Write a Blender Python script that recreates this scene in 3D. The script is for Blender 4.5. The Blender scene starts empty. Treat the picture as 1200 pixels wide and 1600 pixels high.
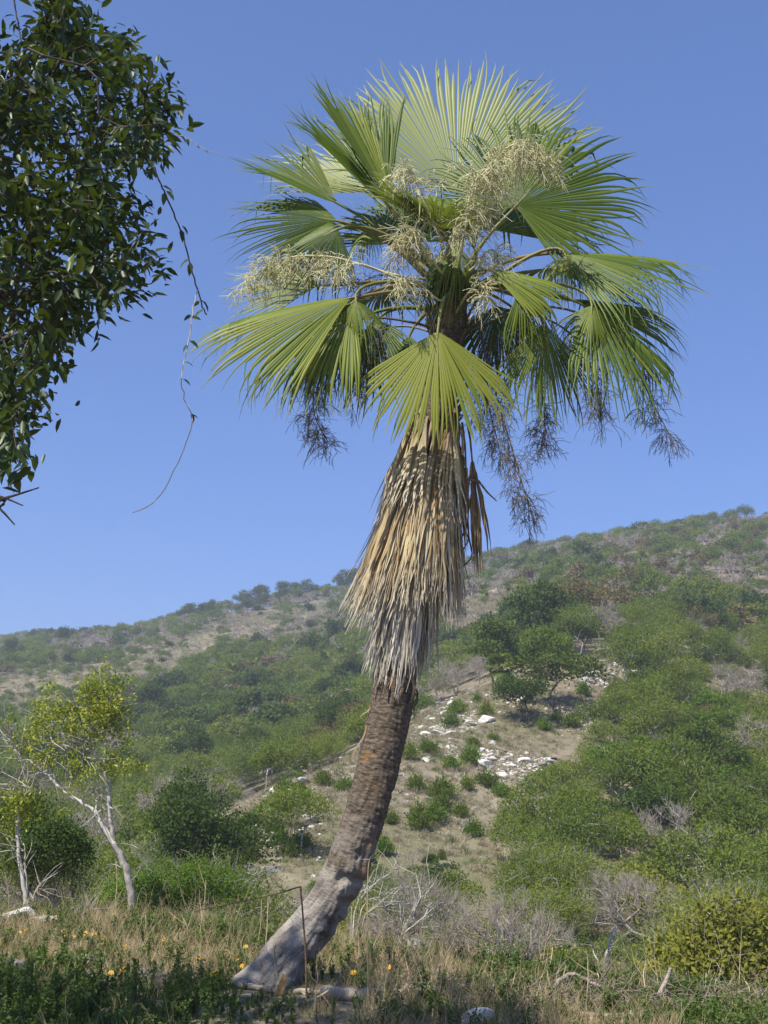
import bpy, math
import numpy as np
from mathutils import Vector, Matrix

rng = np.random.default_rng(11)
R_ = math.radians

# ------------------------------------------------------------------ camera, sky, sun
F = 1757.0                      # focal length in photo pixels (1200 x 1600)
HAZE = 0.00085
PITCH = math.atan(400.0 / F)    # true horizon near row 1200
CAM_Z = 1.7
scene = bpy.context.scene
cam = bpy.data.cameras.new('camera')
cam_o = bpy.data.objects.new('camera', cam)
scene.collection.objects.link(cam_o)
cam_o.location = (0, 0, CAM_Z)
cam_o.rotation_euler = (math.pi / 2 + PITCH, 0, 0)
cam.sensor_fit = 'VERTICAL'
cam.angle = 2 * math.atan(800 / F)
cam.clip_start = 0.05
cam.clip_end = 6000
scene.camera = cam_o
scene.render.resolution_x, scene.render.resolution_y = 768, 1024

SUN_EL = R_(54)
SUN_H = Vector((-0.64, -0.77, 0)).normalized()       # horizontal direction towards the sun
TO_SUN = Vector((SUN_H.x * math.cos(SUN_EL), SUN_H.y * math.cos(SUN_EL), math.sin(SUN_EL)))
world = bpy.data.worlds.new('World')
scene.world = world
world.use_nodes = True
wn = world.node_tree
sky = wn.nodes.new('ShaderNodeTexSky')
sky.sky_type = 'NISHITA'
sky.sun_disc = False
sky.sun_elevation = SUN_EL
sky.sun_rotation = math.atan2(TO_SUN.x, TO_SUN.y)
sky.altitude = 600
sky.air_density = 0.9
sky.dust_density = 0.1
sky.ozone_density = 8.0
gam = wn.nodes.new('ShaderNodeGamma'); gam.inputs[1].default_value = 0.7        # the camera's softer contrast, all over the sky
tin = wn.nodes.new('ShaderNodeMix'); tin.data_type = 'RGBA'; tin.blend_type = 'MULTIPLY'
tin.inputs[0].default_value = 1; tin.inputs[7].default_value = (.68, .90, 1.36, 1)
wn.links.new(sky.outputs[0], gam.inputs[0]); wn.links.new(gam.outputs[0], tin.inputs[6])
wn.links.new(tin.outputs[2], wn.nodes['Background'].inputs[0])
wn.nodes['Background'].inputs[1].default_value = 0.135
sun = bpy.data.lights.new('sun', 'SUN')
sun.energy = 5.0
sun.angle = R_(0.53)
sun.color = (1.0, 0.94, 0.82)
sun_o = bpy.data.objects.new('sun', sun)
scene.collection.objects.link(sun_o)
sun_o.rotation_euler = TO_SUN.to_track_quat('Z', 'Y').to_euler()
sun_o.location = (-20, -20, 40)
vs = scene.view_settings
vs.view_transform = 'Standard'
vs.look = 'None'
vs.gamma = 1
vs.use_curve_mapping = False
vs.exposure = 0.62
scene.cycles.transparent_max_bounces = 4
scene.cycles.max_bounces = 6
scene.cycles.volume_bounces = 0

# ------------------------------------------------------------------ helpers
SP, CP = math.sin(PITCH), math.cos(PITCH)

def slope_uv(u, v):
    """direction of a photo pixel as x/y and z/y"""
    yu = (800 - v) / F
    dy = CP - yu * SP
    return (u - 600) / F / dy, (SP + yu * CP) / dy

def P(u, v, d):
    a, b = slope_uv(u, v)
    return np.array((a * d, d, CAM_Z + b * d))

def project(p):
    p = np.asarray(p, float)
    x, y, z = p[..., 0], p[..., 1], p[..., 2] - CAM_Z
    f = y * CP + z * SP
    up = -y * SP + z * CP
    f = np.where(f < 0.01, 0.01, f)
    return 600 + F * x / f, 800 - F * up / f

def vnoise(x, y, seed=0):
    x = np.asarray(x, float); y = np.asarray(y, float)
    xi = np.floor(x).astype(np.int64); yi = np.floor(y).astype(np.int64)
    fx = x - xi; fy = y - yi
    fx = fx * fx * (3 - 2 * fx); fy = fy * fy * (3 - 2 * fy)
    def h(a, b):
        n = (a * 374761393 + b * 668265263 + seed * 974634777) & 0x7fffffff
        n = ((n ^ (n >> 13)) * 1274126177) & 0x7fffffff
        return ((n ^ (n >> 16)) & 0xffff) / 65535.0
    return ((h(xi, yi) * (1 - fx) + h(xi + 1, yi) * fx) * (1 - fy)
            + (h(xi, yi + 1) * (1 - fx) + h(xi + 1, yi + 1) * fx) * fy) * 2 - 1

def fbm(x, y, oct=4, seed=0):
    s = 0; a = 1.0; t = 0
    for i in range(oct):
        s = s + a * vnoise(x * 2 ** i, y * 2 ** i, seed + i); t += a; a *= 0.5
    return s / t

def unit(v):
    v = np.asarray(v, float)
    return v / np.maximum(np.linalg.norm(v, axis=-1, keepdims=True), 1e-9)

def inpoly(u, v, poly):
    u = np.asarray(u); v = np.asarray(v)
    ins = np.zeros(u.shape, bool)
    n = len(poly)
    for i in range(n):
        x1, y1 = poly[i]; x2, y2 = poly[(i + 1) % n]
        c = ((y1 > v) != (y2 > v)) & (u < (x2 - x1) * (v - y1) / (y2 - y1 + 1e-9) + x1)
        ins ^= c
    return ins

class MB:
    """mesh collector: blocks of vertices with quads / tris and a float attribute per vertex"""
    def __init__(self):
        self.V = []; self.Q = []; self.T = []; self.A = {}; self.n = 0; self.cnt = []
    def add(self, V, Q=None, T=None, **attrs):
        V = np.asarray(V, float).reshape(-1, 3)
        if Q is not None and len(Q): self.Q.append(np.asarray(Q).reshape(-1, 4) + self.n)
        if T is not None and len(T): self.T.append(np.asarray(T).reshape(-1, 3) + self.n)
        self.V.append(V); self.cnt.append(len(V))
        for k, a in attrs.items():
            self.A.setdefault(k, []).append((self.n, np.broadcast_to(np.asarray(a, float).reshape(-1), (len(V),)) if np.ndim(a) == 0 or np.size(a) == 1 else np.asarray(a, float).reshape(-1)))
        self.n += len(V)
    def mesh(self, name, mat, smooth=True):
        V = np.concatenate(self.V) if self.V else np.zeros((0, 3))
        Q = np.concatenate(self.Q) if self.Q else np.zeros((0, 4), int)
        T = np.concatenate(self.T) if self.T else np.zeros((0, 3), int)
        me = bpy.data.meshes.new(name)
        nq, nt = len(Q), len(T)
        me.vertices.add(len(V)); me.vertices.foreach_set('co', V.astype(np.float32).ravel())
        me.loops.add(nq * 4 + nt * 3)
        me.loops.foreach_set('vertex_index', np.concatenate([Q.ravel(), T.ravel()]).astype(np.int32))
        me.polygons.add(nq + nt)
        st = np.concatenate([np.arange(nq) * 4, nq * 4 + np.arange(nt) * 3]).astype(np.int32)
        me.polygons.foreach_set('loop_start', st)
        me.polygons.foreach_set('use_smooth', np.full(nq + nt, smooth, bool))
        for k, blocks in self.A.items():
            a = np.zeros(len(V), np.float32)
            for s, b in blocks: a[s:s + len(b)] = b
            at = me.attributes.new(k, 'FLOAT', 'POINT'); at.data.foreach_set('value', a)
        me.update(calc_edges=True); me.validate()
        if mat: me.materials.append(mat)
        return me
    # a tube along one polyline
    def tube(self, pts, rad, k=6, var=None, frac=None):
        pts = np.asarray(pts, float); n = len(pts)
        rad = np.broadcast_to(np.asarray(rad, float), (n,))
        t = unit(np.gradient(pts, axis=0))
        ref = np.array((0, 0, 1.0)) if abs(t[n // 2][2]) < 0.9 else np.array((1.0, 0, 0))
        a = unit(np.cross(t, ref)); b = np.cross(t, a)
        ang = np.arange(k) * 2 * math.pi / k
        V = pts[:, None] + rad[:, None, None] * (np.cos(ang)[None, :, None] * a[:, None] + np.sin(ang)[None, :, None] * b[:, None])
        i = np.arange(n - 1)[:, None] * k; j = np.arange(k)[None]; j2 = (j + 1) % k
        Q = np.stack([i + j, i + j2, i + k + j2, i + k + j], -1).reshape(-1, 4)
        at = {}
        at['var'] = rng.random() if var is None else var
        at['frac'] = np.repeat(np.linspace(0, 1, n), k) if frac is None else frac
        self.add(V, Q, **at)
    # many frustums at once
    def segs(self, A, B, ra, rb, k=4, var=0.5):
        A = np.asarray(A, float); B = np.asarray(B, float); n = len(A)
        if n == 0: return
        t = unit(B - A)
        ref = np.where(np.abs(t[:, 2:3]) < 0.9, np.array([[0, 0, 1.0]]), np.array([[1.0, 0, 0]]))
        a = unit(np.cross(t, ref)); b = np.cross(t, a)
        ang = np.arange(k) * 2 * math.pi / k
        ring = np.cos(ang)[None, :, None] * a[:, None] + np.sin(ang)[None, :, None] * b[:, None]
        V = np.concatenate([A[:, None] + np.asarray(ra)[:, None, None] * ring, B[:, None] + np.asarray(rb)[:, None, None] * ring], 1)
        i = np.arange(n)[:, None] * 2 * k; j = np.arange(k)[None]; j2 = (j + 1) % k
        Q = np.stack([i + j, i + j2, i + k + j2, i + k + j], -1).reshape(-1, 4)
        v = np.broadcast_to(np.asarray(var, float), (n,))
        self.add(V, Q, var=np.repeat(v, 2 * k), frac=0.5)
    # ribbons: mid lines (n,K,3), side vectors (n,K,3) (half width), lift (n,K,3)
    def ribbons(self, mid, side, lift, var, frac, mul=None):
        n, K = mid.shape[:2]
        V = np.stack([mid - side, mid + lift, mid + side], 2)       # n,K,3,3
        base = np.arange(n)[:, None, None] * K * 3
        kk = np.arange(K - 1)[None, :, None] * 3; c = np.arange(2)[None, None]
        o = base + kk + c
        Q = np.stack([o, o + 1, o + 4, o + 3], -1).reshape(-1, 4)
        at = dict(var=np.repeat(var, K * 3), frac=np.repeat(frac.reshape(-1), 3))
        self.add(V, Q, **at)
    # simple leaves
    def leaves(self, p, d, nrm, L, W, var, six=False, curl=0.15):
        p = np.asarray(p, float); n = len(p)
        if n == 0: return
        d = unit(d); s = unit(np.cross(nrm, d)); nn = np.cross(d, s)
        L = np.broadcast_to(np.asarray(L, float), (n,))[:, None]; W = np.broadcast_to(np.asarray(W, float), (n,))[:, None]
        if six:
            V = np.stack([p, p + d * L * .3 + s * W * .5 + nn * L * .05, p + d * L * .68 + s * W * .42 - nn * L * curl * .2,
                          p + d * L - nn * L * curl, p + d * L * .68 - s * W * .42 - nn * L * curl * .2, p + d * L * .3 - s * W * .5 + nn * L * .05,
                          p + d * L * .5 - nn * L * .06], 1)
            o = np.arange(n)[:, None] * 7
            T = np.concatenate([o + np.array([[a, b, 6]]) for a, b in ((0, 1), (1, 2), (2, 3), (3, 4), (4, 5), (5, 0))], 0)
            self.add(V, None, T, var=np.repeat(var, 7), frac=np.tile([0, .3, .7, 1, .7, .3, .5], n))
        else:
            V = np.stack([p, p + d * L * .45 + s * W * .5, p + d * L - nn * L * curl, p + d * L * .45 - s * W * .5], 1)
            o = np.arange(n)[:, None] * 4
            self.add(V, o + np.arange(4)[None], var=np.repeat(var, 4), frac=np.tile([0, .45, 1, .45], n))

COL = scene.collection
def obj(name, me, parent=None, loc=None):
    o = bpy.data.objects.new(name, me); COL.objects.link(o)
    if parent is not None: o.parent = parent
    if loc is not None: o.location = loc
    return o
def empty(name, loc=(0, 0, 0)):
    o = bpy.data.objects.new(name, None); COL.objects.link(o); o.location = [float(c) for c in loc]; o.empty_display_size = 0.1
    return o
def tag(o, label, cat, group=None, kind=None):
    o['label'] = label; o['category'] = cat
    if group: o['group'] = group
    if kind: o['kind'] = kind
    return o

# ------------------------------------------------------------------ materials
def nd(nt, t, **kw):
    n = nt.nodes.new(t)
    for k, v in kw.items(): setattr(n, k, v)
    return n
def base_mat(name):
    m = bpy.data.materials.new(name); m.use_nodes = True
    nt = m.node_tree; nt.nodes.clear()
    return m, nt, nd(nt, 'ShaderNodeOutputMaterial')
def attr(nt, name):
    n = nd(nt, 'ShaderNodeAttribute'); n.attribute_name = name; return n.outputs['Fac']
def ramp(nt, fac, stops):
    r = nd(nt, 'ShaderNodeValToRGB'); cr = r.color_ramp
    while len(cr.elements) < len(stops): cr.elements.new(0.5)
    for e, (p, c) in zip(cr.elements, stops): e.position = p; e.color = (*c, 1)
    if fac is not None: nt.links.new(fac, r.inputs[0])
    return r.outputs[0]
def math_n(nt, op, a, b=None, clamp=False):
    n = nd(nt, 'ShaderNodeMath', operation=op, use_clamp=clamp)
    for i, x in enumerate((a, b)):
        if x is None: continue
        if isinstance(x, (int, float)): n.inputs[i].default_value = x
        else: nt.links.new(x, n.inputs[i])
    return n.outputs[0]
def mixc(nt, fac, a, b, mode='MIX'):
    n = nd(nt, 'ShaderNodeMix', data_type='RGBA', blend_type=mode)
    for s, x in ((0, fac), (6, a), (7, b)):
        if isinstance(x, (int, float)): n.inputs[s].default_value = x
        elif isinstance(x, tuple): n.inputs[s].default_value = (*x, 1)
        else: nt.links.new(x, n.inputs[s])
    return n.outputs[2]
def noise(nt, scale, detail=4, vec=None, rough=.55):
    n = nd(nt, 'ShaderNodeTexNoise'); n.inputs['Scale'].default_value = scale; n.inputs['Detail'].default_value = detail
    n.inputs['Roughness'].default_value = rough
    if vec is not None: nt.links.new(vec, n.inputs['Vector'])
    return n.outputs['Fac']
def objcoord(nt): return nd(nt, 'ShaderNodeTexCoord').outputs['Object']
def worldpos(nt): return nd(nt, 'ShaderNodeNewGeometry').outputs['Position']
def finish(nt, out, col, rough=.6, trans=0.0, spec=.3, bump=None, bs=.3, bd=.01, tcol=None):
    p = nd(nt, 'ShaderNodeBsdfPrincipled')
    if isinstance(col, tuple): p.inputs['Base Color'].default_value = (*col, 1)
    else: nt.links.new(col, p.inputs['Base Color'])
    p.inputs['Roughness'].default_value = rough
    p.inputs['Specular IOR Level'].default_value = spec
    if bump is not None:
        b = nd(nt, 'ShaderNodeBump'); b.inputs['Strength'].default_value = bs; b.inputs['Distance'].default_value = bd
        nt.links.new(bump, b.inputs['Height']); nt.links.new(b.outputs[0], p.inputs['Normal'])
    sh = p.outputs[0]
    if trans > 0:
        t = nd(nt, 'ShaderNodeBsdfTranslucent')
        c = tcol if tcol is not None else col
        if isinstance(c, tuple): t.inputs[0].default_value = (*c, 1)
        else: nt.links.new(c, t.inputs[0])
        mx = nd(nt, 'ShaderNodeMixShader'); mx.inputs[0].default_value = trans
        nt.links.new(sh, mx.inputs[1]); nt.links.new(t.outputs[0], mx.inputs[2]); sh = mx.outputs[0]
    nt.links.new(sh, out.inputs['Surface'])

def leaf_mat(name, stops, trans=.3, rough=.5, spec=.3, objw=.5, tips=None, pale=None):
    """leaf colours: ramp over (per-leaf value, per-object random)"""
    m, nt, out = base_mat(name)
    rnd = nd(nt, 'ShaderNodeObjectInfo').outputs['Random']
    f = math_n(nt, 'ADD', math_n(nt, 'MULTIPLY', rnd, objw), math_n(nt, 'MULTIPLY', attr(nt, 'var'), 1 - objw))
    c = ramp(nt, f, stops)
    if tips:
        tf = ramp(nt, attr(nt, 'frac'), [(tips[0], (0, 0, 0)), (1, (1, 1, 1))])
        nn = nd(nt, 'ShaderNodeSeparateColor'); nt.links.new(tf, nn.inputs[0])
        c = mixc(nt, math_n(nt, 'MULTIPLY', nn.outputs[0], tips[2]), c, tips[1])
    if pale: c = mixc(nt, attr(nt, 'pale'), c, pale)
    tc = mixc(nt, .55, c, (0.30, 0.42, 0.03), 'MIX')
    finish(nt, out, c, rough, trans, spec, tcol=tc)
    return m
def bark_mat(name, c1, c2, scale=25, rough=.85, bs=.4, bd=.01, objw=0.0):
    m, nt, out = base_mat(name)
    n = noise(nt, scale, 5, objcoord(nt))
    f = math_n(nt, 'MULTIPLY', math_n(nt, 'ADD', n, math_n(nt, 'MULTIPLY', attr(nt, 'var'), .5)), .75)
    c = ramp(nt, f, [(.3, c1), (.65, c2)])
    finish(nt, out, c, rough, 0, .15, bump=n, bs=bs, bd=bd)
    return m

M = {}
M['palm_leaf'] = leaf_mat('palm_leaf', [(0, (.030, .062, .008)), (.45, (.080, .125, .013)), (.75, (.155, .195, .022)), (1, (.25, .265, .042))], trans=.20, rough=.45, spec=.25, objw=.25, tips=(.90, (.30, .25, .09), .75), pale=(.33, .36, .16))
M['petiole'] = leaf_mat('petiole', [(0, (.10, .13, .03)), (.6, (.17, .17, .05)), (1, (.22, .15, .06))], trans=0, rough=.5)
M['fruit_pale'] = leaf_mat('fruit_pale', [(0, (.46, .42, .22)), (.5, (.62, .59, .36)), (1, (.72, .70, .48))], trans=.1, rough=.7)
M['fruit_dark'] = leaf_mat('fruit_dark', [(0, (.08, .07, .06)), (.5, (.16, .14, .12)), (1, (.27, .24, .20))], trans=0, rough=.8)
M['tree_leaf'] = leaf_mat('tree_leaf', [(0, (.009, .021, .005)), (.5, (.020, .040, .007)), (.85, (.045, .074, .011)), (1, (.12, .14, .026))], trans=.12, rough=.42, spec=.3, objw=.15)
M['vine_leaf'] = leaf_mat('vine_leaf', [(0, (.03, .06, .02)), (1, (.06, .10, .03))], trans=.2, rough=.45)
M['vine_stem'] = bark_mat('vine_stem', (.28, .25, .20), (.48, .44, .38))
M['bark_dark'] = bark_mat('bark_dark', (.03, .025, .02), (.10, .08, .065))
M['bark_pale'] = bark_mat('bark_pale', (.13, .115, .10), (.50, .47, .42), scale=14)
M['bark_grey'] = bark_mat('bark_grey', (.20, .18, .16), (.42, .39, .36), scale=20)
M['twig_grey'] = bark_mat('twig_grey', (.17, .14, .12), (.36, .32, .28), scale=20)
M['straw'] = leaf_mat('straw', [(0, (.24, .165, .09)), (.5, (.44, .35, .20)), (1, (.58, .50, .34))], trans=.2, rough=.8, spec=.1, objw=.4)
M['straw_grey'] = leaf_mat('straw_grey', [(0, (.20, .155, .10)), (.5, (.34, .285, .20)), (1, (.46, .41, .32))], trans=.15, rough=.85, spec=.05, objw=.5)
M['weed'] = leaf_mat('weed', [(0, (.045, .085, .018)), (.6, (.085, .135, .028)), (1, (.16, .18, .05))], trans=.3, rough=.6, objw=.4)
M['flower'] = leaf_mat('flower', [(0, (.75, .38, .02)), (1, (.85, .55, .04))], trans=.2, rough=.6)
# hillside foliage
M['leaf_feather'] = leaf_mat('leaf_feather', [(0, (.065, .098, .020)), (.35, (.105, .150, .024)), (.7, (.155, .195, .030)), (1, (.22, .235, .050))], trans=.32, spec=.08, rough=.6, objw=.6)
M['leaf_dark'] = leaf_mat('leaf_dark', [(0, (.026, .052, .012)), (.5, (.050, .085, .016)), (1, (.095, .125, .022))], trans=.2, spec=.08, rough=.5, objw=.5)
M['leaf_yellow'] = leaf_mat('leaf_yellow', [(0, (.16, .17, .03)), (.6, (.25, .24, .045)), (1, (.34, .29, .06))], trans=.35, spec=.08, rough=.6, objw=.45)
M['leaf_rust'] = leaf_mat('leaf_rust', [(0, (.10, .085, .04)), (.5, (.15, .115, .055)), (1, (.21, .145, .07))], trans=.2, spec=.08, rough=.7, objw=.5)
M['leaf_bright'] = leaf_mat('leaf_bright', [(0, (.055, .115, .014)), (.5, (.100, .175, .020)), (1, (.17, .225, .030))], trans=.32, spec=.08, rough=.55, objw=.5)

def rock_mat(name, c1, c2):
    m, nt, out = base_mat(name)
    n = noise(nt, 6, 6, objcoord(nt)); r = nd(nt, 'ShaderNodeObjectInfo').outputs['Random']
    c = ramp(nt, math_n(nt, 'ADD', math_n(nt, 'MULTIPLY', n, .8), math_n(nt, 'MULTIPLY', r, .3)), [(.3, c1), (.75, c2)])
    finish(nt, out, c, .9, 0, .2, bump=n, bs=.6, bd=.05)
    return m
M['rock_white'] = rock_mat('rock_white', (.28, .26, .23), (.62, .60, .56))
M['rock_grey'] = rock_mat('rock_grey', (.09, .085, .08), (.27, .255, .235))

def ground_mat():
    m, nt, out = base_mat('ground')
    w = worldpos(nt)
    n1 = noise(nt, .035, 5, w); n2 = noise(nt, .6, 6, w); n3 = noise(nt, 9, 5, w)
    base = ramp(nt, n2, [(.30, (.15, .12, .085)), (.5, (.225, .19, .14)), (.68, (.31, .27, .20))])
    gr = ramp(nt, n3, [(.35, (.085, .10, .04)), (.7, (.16, .155, .07))])
    c = mixc(nt, ramp(nt, n1, [(.42, (0, 0, 0)), (.62, (.75, .75, .75))]), base, gr)
    # pale limestone grit
    g = ramp(nt, noise(nt, 5.5, 2, w), [(.66, (0, 0, 0)), (.72, (.55, .55, .55))])
    c = mixc(nt, g, c, (.42, .40, .36))
    finish(nt, out, c, .95, 0, .1, bump=n3, bs=.6, bd=.04)
    return m
M['ground'] = ground_mat()

# ------------------------------------------------------------------ terrain
PROF = {
 -300: [(8.4, 1598), (12, 1478), (16, 1428), (20, 1470), (28, 1560), (45, 1520), (60, 1440), (85, 1330), (120, 1240), (160, 1170), (220, 1100), (300, 1055), (380, 1030), (450, 1035)],
 0:   [(8.4, 1598), (12, 1478), (16, 1425), (20, 1470), (28, 1560), (45, 1520), (60, 1440), (85, 1330), (120, 1240), (160, 1170), (220, 1085), (300, 1032), (380, 1006), (450, 1012)],
 200: [(8.4, 1598), (12, 1478), (16, 1425), (20, 1480), (28, 1580), (45, 1520), (60, 1430), (85, 1320), (120, 1230), (170, 1140), (240, 1050), (320, 1004), (380, 998), (450, 1005)],
 330: [(8.4, 1598), (12, 1478), (15, 1442), (19, 1500), (27, 1620), (38, 1500), (48, 1380), (56, 1300), (62, 1288), (72, 1320), (90, 1290), (120, 1215), (170, 1120), (240, 1040), (320, 972), (370, 958), (440, 980)],
 480: [(8.4, 1598), (12, 1482), (14, 1462), (18, 1540), (27, 1650), (38, 1490), (48, 1350), (60, 1240), (68, 1222), (80, 1245), (100, 1210), (130, 1160), (180, 1090), (250, 1010), (320, 950), (360, 940), (430, 965)],
 620: [(8.4, 1598), (11, 1497), (13, 1484), (17, 1570), (26, 1690), (36, 1530), (46, 1390), (56, 1280), (66, 1190), (74, 1162), (84, 1180), (105, 1145), (140, 1095), (190, 1030), (250, 970), (320, 925), (350, 918), (430, 955)],
 760: [(8.4, 1598), (10.5, 1518), (12, 1512), (16, 1600), (25, 1720), (35, 1550), (45, 1420), (58, 1280), (72, 1160), (84, 1090), (92, 1083), (110, 1078), (150, 1020), (200, 955), (260, 912), (320, 886), (345, 880), (430, 935)],
 900: [(8.4, 1598), (10, 1533), (11.5, 1530), (15, 1620), (24, 1740), (34, 1570), (45, 1430), (60, 1270), (75, 1140), (92, 1030), (105, 1010), (140, 970), (190, 918), (250, 880), (310, 862), (340, 860), (430, 905)],
 1050: [(8.4, 1598), (9.5, 1553), (11, 1555), (15, 1640), (24, 1740), (33, 1590), (45, 1440), (60, 1290), (78, 1150), (95, 1060), (120, 1000), (160, 938), (210, 886), (270, 845), (310, 836), (420, 885)],
 1200: [(8.4, 1598), (9.2, 1562), (10.5, 1572), (15, 1650), (24, 1740), (33, 1600), (45, 1460), (60, 1330), (80, 1190), (100, 1090), (130, 1010), (170, 942), (220, 878), (280, 828), (310, 822), (420, 875)],
 1500: [(8.4, 1598), (9.2, 1562), (10.5, 1572), (15, 1650), (24, 1740), (33, 1600), (45, 1470), (60, 1350), (80, 1200), (100, 1090), (130, 1010), (170, 935), (220, 868), (280, 815), (310, 808), (420, 855)],
}
LD = np.linspace(math.log(1.0), math.log(1400), 420)
TU = []; ZT = []
for u, prof in PROF.items():
    ds = [1.0, 5.0]; zs = [0.0, 0.0]
    for d, v in prof:
        ds.append(d); zs.append(CAM_Z + slope_uv(600, v)[1] * d)
    ds += [600, 900, 1400]; zs += [zs[-1] * .82, zs[-1] * .6, zs[-1] * .45]
    z = np.interp(LD, np.log(ds), zs)
    k = np.array([1, 2, 3, 4, 3, 2, 1.]); k /= k.sum()
    z = np.convolve(np.pad(z, 3, 'edge'), k, 'valid')
    z = np.convolve(np.pad(z, 3, 'edge'), k, 'valid')
    TU.append((u - 600) / F / 1.02); ZT.append(z)
TU = np.array(TU); ZT = np.array(ZT)
TF = np.linspace(TU[0], TU[-1], 240)
def pchip_cols():
    out = np.empty((240, len(LD)))
    idx = np.clip(np.searchsorted(TU, TF) - 1, 0, len(TU) - 2)
    w = (TF - TU[idx]) / (TU[idx + 1] - TU[idx]); w = np.clip(w, 0, 1)
    out = ZT[idx] * (1 - w)[:, None] + ZT[idx + 1] * w[:, None]
    k = np.hanning(23); k /= k.sum()
    pad = np.pad(out, ((11, 11), (0, 0)), 'edge')
    return np.stack([np.convolve(pad[:, j], k, 'valid') for j in range(out.shape[1])], 1)
ZG = pchip_cols()
def ground_z(x, y):
    x = np.asarray(x, float); y = np.asarray(y, float)
    yy = np.maximum(y, 1.0)
    t = np.clip(x / yy, TF[0], TF[-1])
    fi = (t - TF[0]) / (TF[1] - TF[0]); i = np.clip(fi.astype(int), 0, 238); fi = fi - i
    fj = (np.log(yy) - LD[0]) / (LD[1] - LD[0]); fj = np.clip(fj, 0, len(LD) - 1.001); j = fj.astype(int); fj = fj - j
    z = (ZG[i, j] * (1 - fi) + ZG[i + 1, j] * fi) * (1 - fj) + (ZG[i, j + 1] * (1 - fi) + ZG[i + 1, j + 1] * fi) * fj
    amp = np.clip((yy - 14) / 60, 0, 1)
    z = z + amp * (1.1 * fbm(x / 22, y / 22, 3, 5) + .35 * fbm(x / 5, y / 5, 2, 9)) + .035 * fbm(x / .9, y / .9, 3, 3)
    far = np.clip((yy - 150) / 200, 0, 1)
    return z + far * 2.2 * fbm(x / 45, y / 45, 3, 21)
def G(u, d):
    """ground point under pixel column u at forward distance d"""
    x = (u - 600) / F / 1.02 * d
    return np.array((x, d, float(ground_z(x, d))))
def Gx(x, y): return np.array((x, y, float(ground_z(x, y))))

az = np.concatenate([np.radians(np.arange(-180, -26, 2.0)), np.radians(np.arange(-26, 26, .16)), np.radians(np.arange(26, 180, 2.0))])
rr = np.concatenate([[0.4], np.geomspace(1.0, 1400, 300)])
A_, R2 = np.meshgrid(az, rr, indexing='ij')
X = R2 * np.sin(A_); Y = R2 * np.cos(A_); Z = ground_z(X, Y)
na, nr = X.shape
i = np.arange(na)[:, None]; j = np.arange(nr - 1)[None]; i2 = (i + 1) % na
Q = np.stack([i * nr + j, i * nr + j + 1, i2 * nr + j + 1, i2 * nr + j], -1).reshape(-1, 4)
mb = MB(); V = np.stack([X, Y, Z], -1).reshape(-1, 3)
cen = len(V); V = np.vstack([V, [[0, 0, float(ground_z(0, .4))]]])
T = np.stack([np.full(na, cen), np.arange(na) * nr, ((np.arange(na) + 1) % na) * nr], -1)
mb.add(V, Q, T)
ground = obj('ground', mb.mesh('ground', M['ground'])); ground['kind'] = 'structure'

# ------------------------------------------------------------------ tree tools
def skeleton(trunk, attract, jitter=.06, stepl=.35, bias=.25):
    """connect attractor points to a growing set of nodes; returns nodes, parents"""
    nodes = [np.asarray(p, float) for p in trunk]; par = [-1] + list(range(len(trunk) - 1))
    path = [0.0]
    for a, b in zip(trunk[:-1], trunk[1:]): path.append(path[-1] + float(np.linalg.norm(np.asarray(b) - np.asarray(a))))
    top = nodes[-1]
    attract = np.asarray(attract)
    order = np.argsort(np.linalg.norm(attract - top, axis=1))
    start = max(1, len(trunk) // 2)
    for k in order:
        a = attract[k]
        N = np.array(nodes[start:]); pl = np.array(path[start:])
        c = np.linalg.norm(N - a, axis=1) + bias * pl
        b = int(np.argmin(c)) + start
        p0 = nodes[b]; L = np.linalg.norm(a - p0)
        if L < 1e-3: continue
        m = max(1, int(round(L / stepl))); prev = b
        for s in range(1, m + 1):
            f = s / m
            q = p0 + (a - p0) * f
            q[2] += .10 * L * math.sin(math.pi * f)
            if s < m: q = q + rng.normal(0, jitter * L / m, 3)
            nodes.append(q); par.append(prev); path.append(path[prev] + L / m); prev = len(nodes) - 1
    return np.array(nodes), np.array(par)
def pipe_radii(par, r0, ex=2.3, rmax=None):
    n = len(par); acc = np.zeros(n)
    haschild = np.zeros(n, bool); haschild[par[par >= 0]] = True
    for k in range(n - 1, -1, -1):
        if not haschild[k]: acc[k] += r0 ** ex
        if par[k] >= 0: acc[par[k]] += acc[k]
    r = acc ** (1 / ex)
    if rmax: r = r * min(1, rmax / r.max()) if r.max() > rmax else r
    return np.maximum(r, r0 * .6)
def limb_mesh(mb, nodes, par, rad, k=5):
    c = np.where(par >= 0)[0]
    big = rad[c] > .02
    for sel, kk in ((c[big], max(k, 7)), (c[~big], 4 if k > 3 else 3)):
        if len(sel): mb.segs(nodes[par[sel]], nodes[sel], np.minimum(rad[par[sel]], rad[sel] * 1.6), rad[sel], kk, rng.random(len(sel)))
def rand_dirs(n): return unit(rng.normal(size=(n, 3)))

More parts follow.
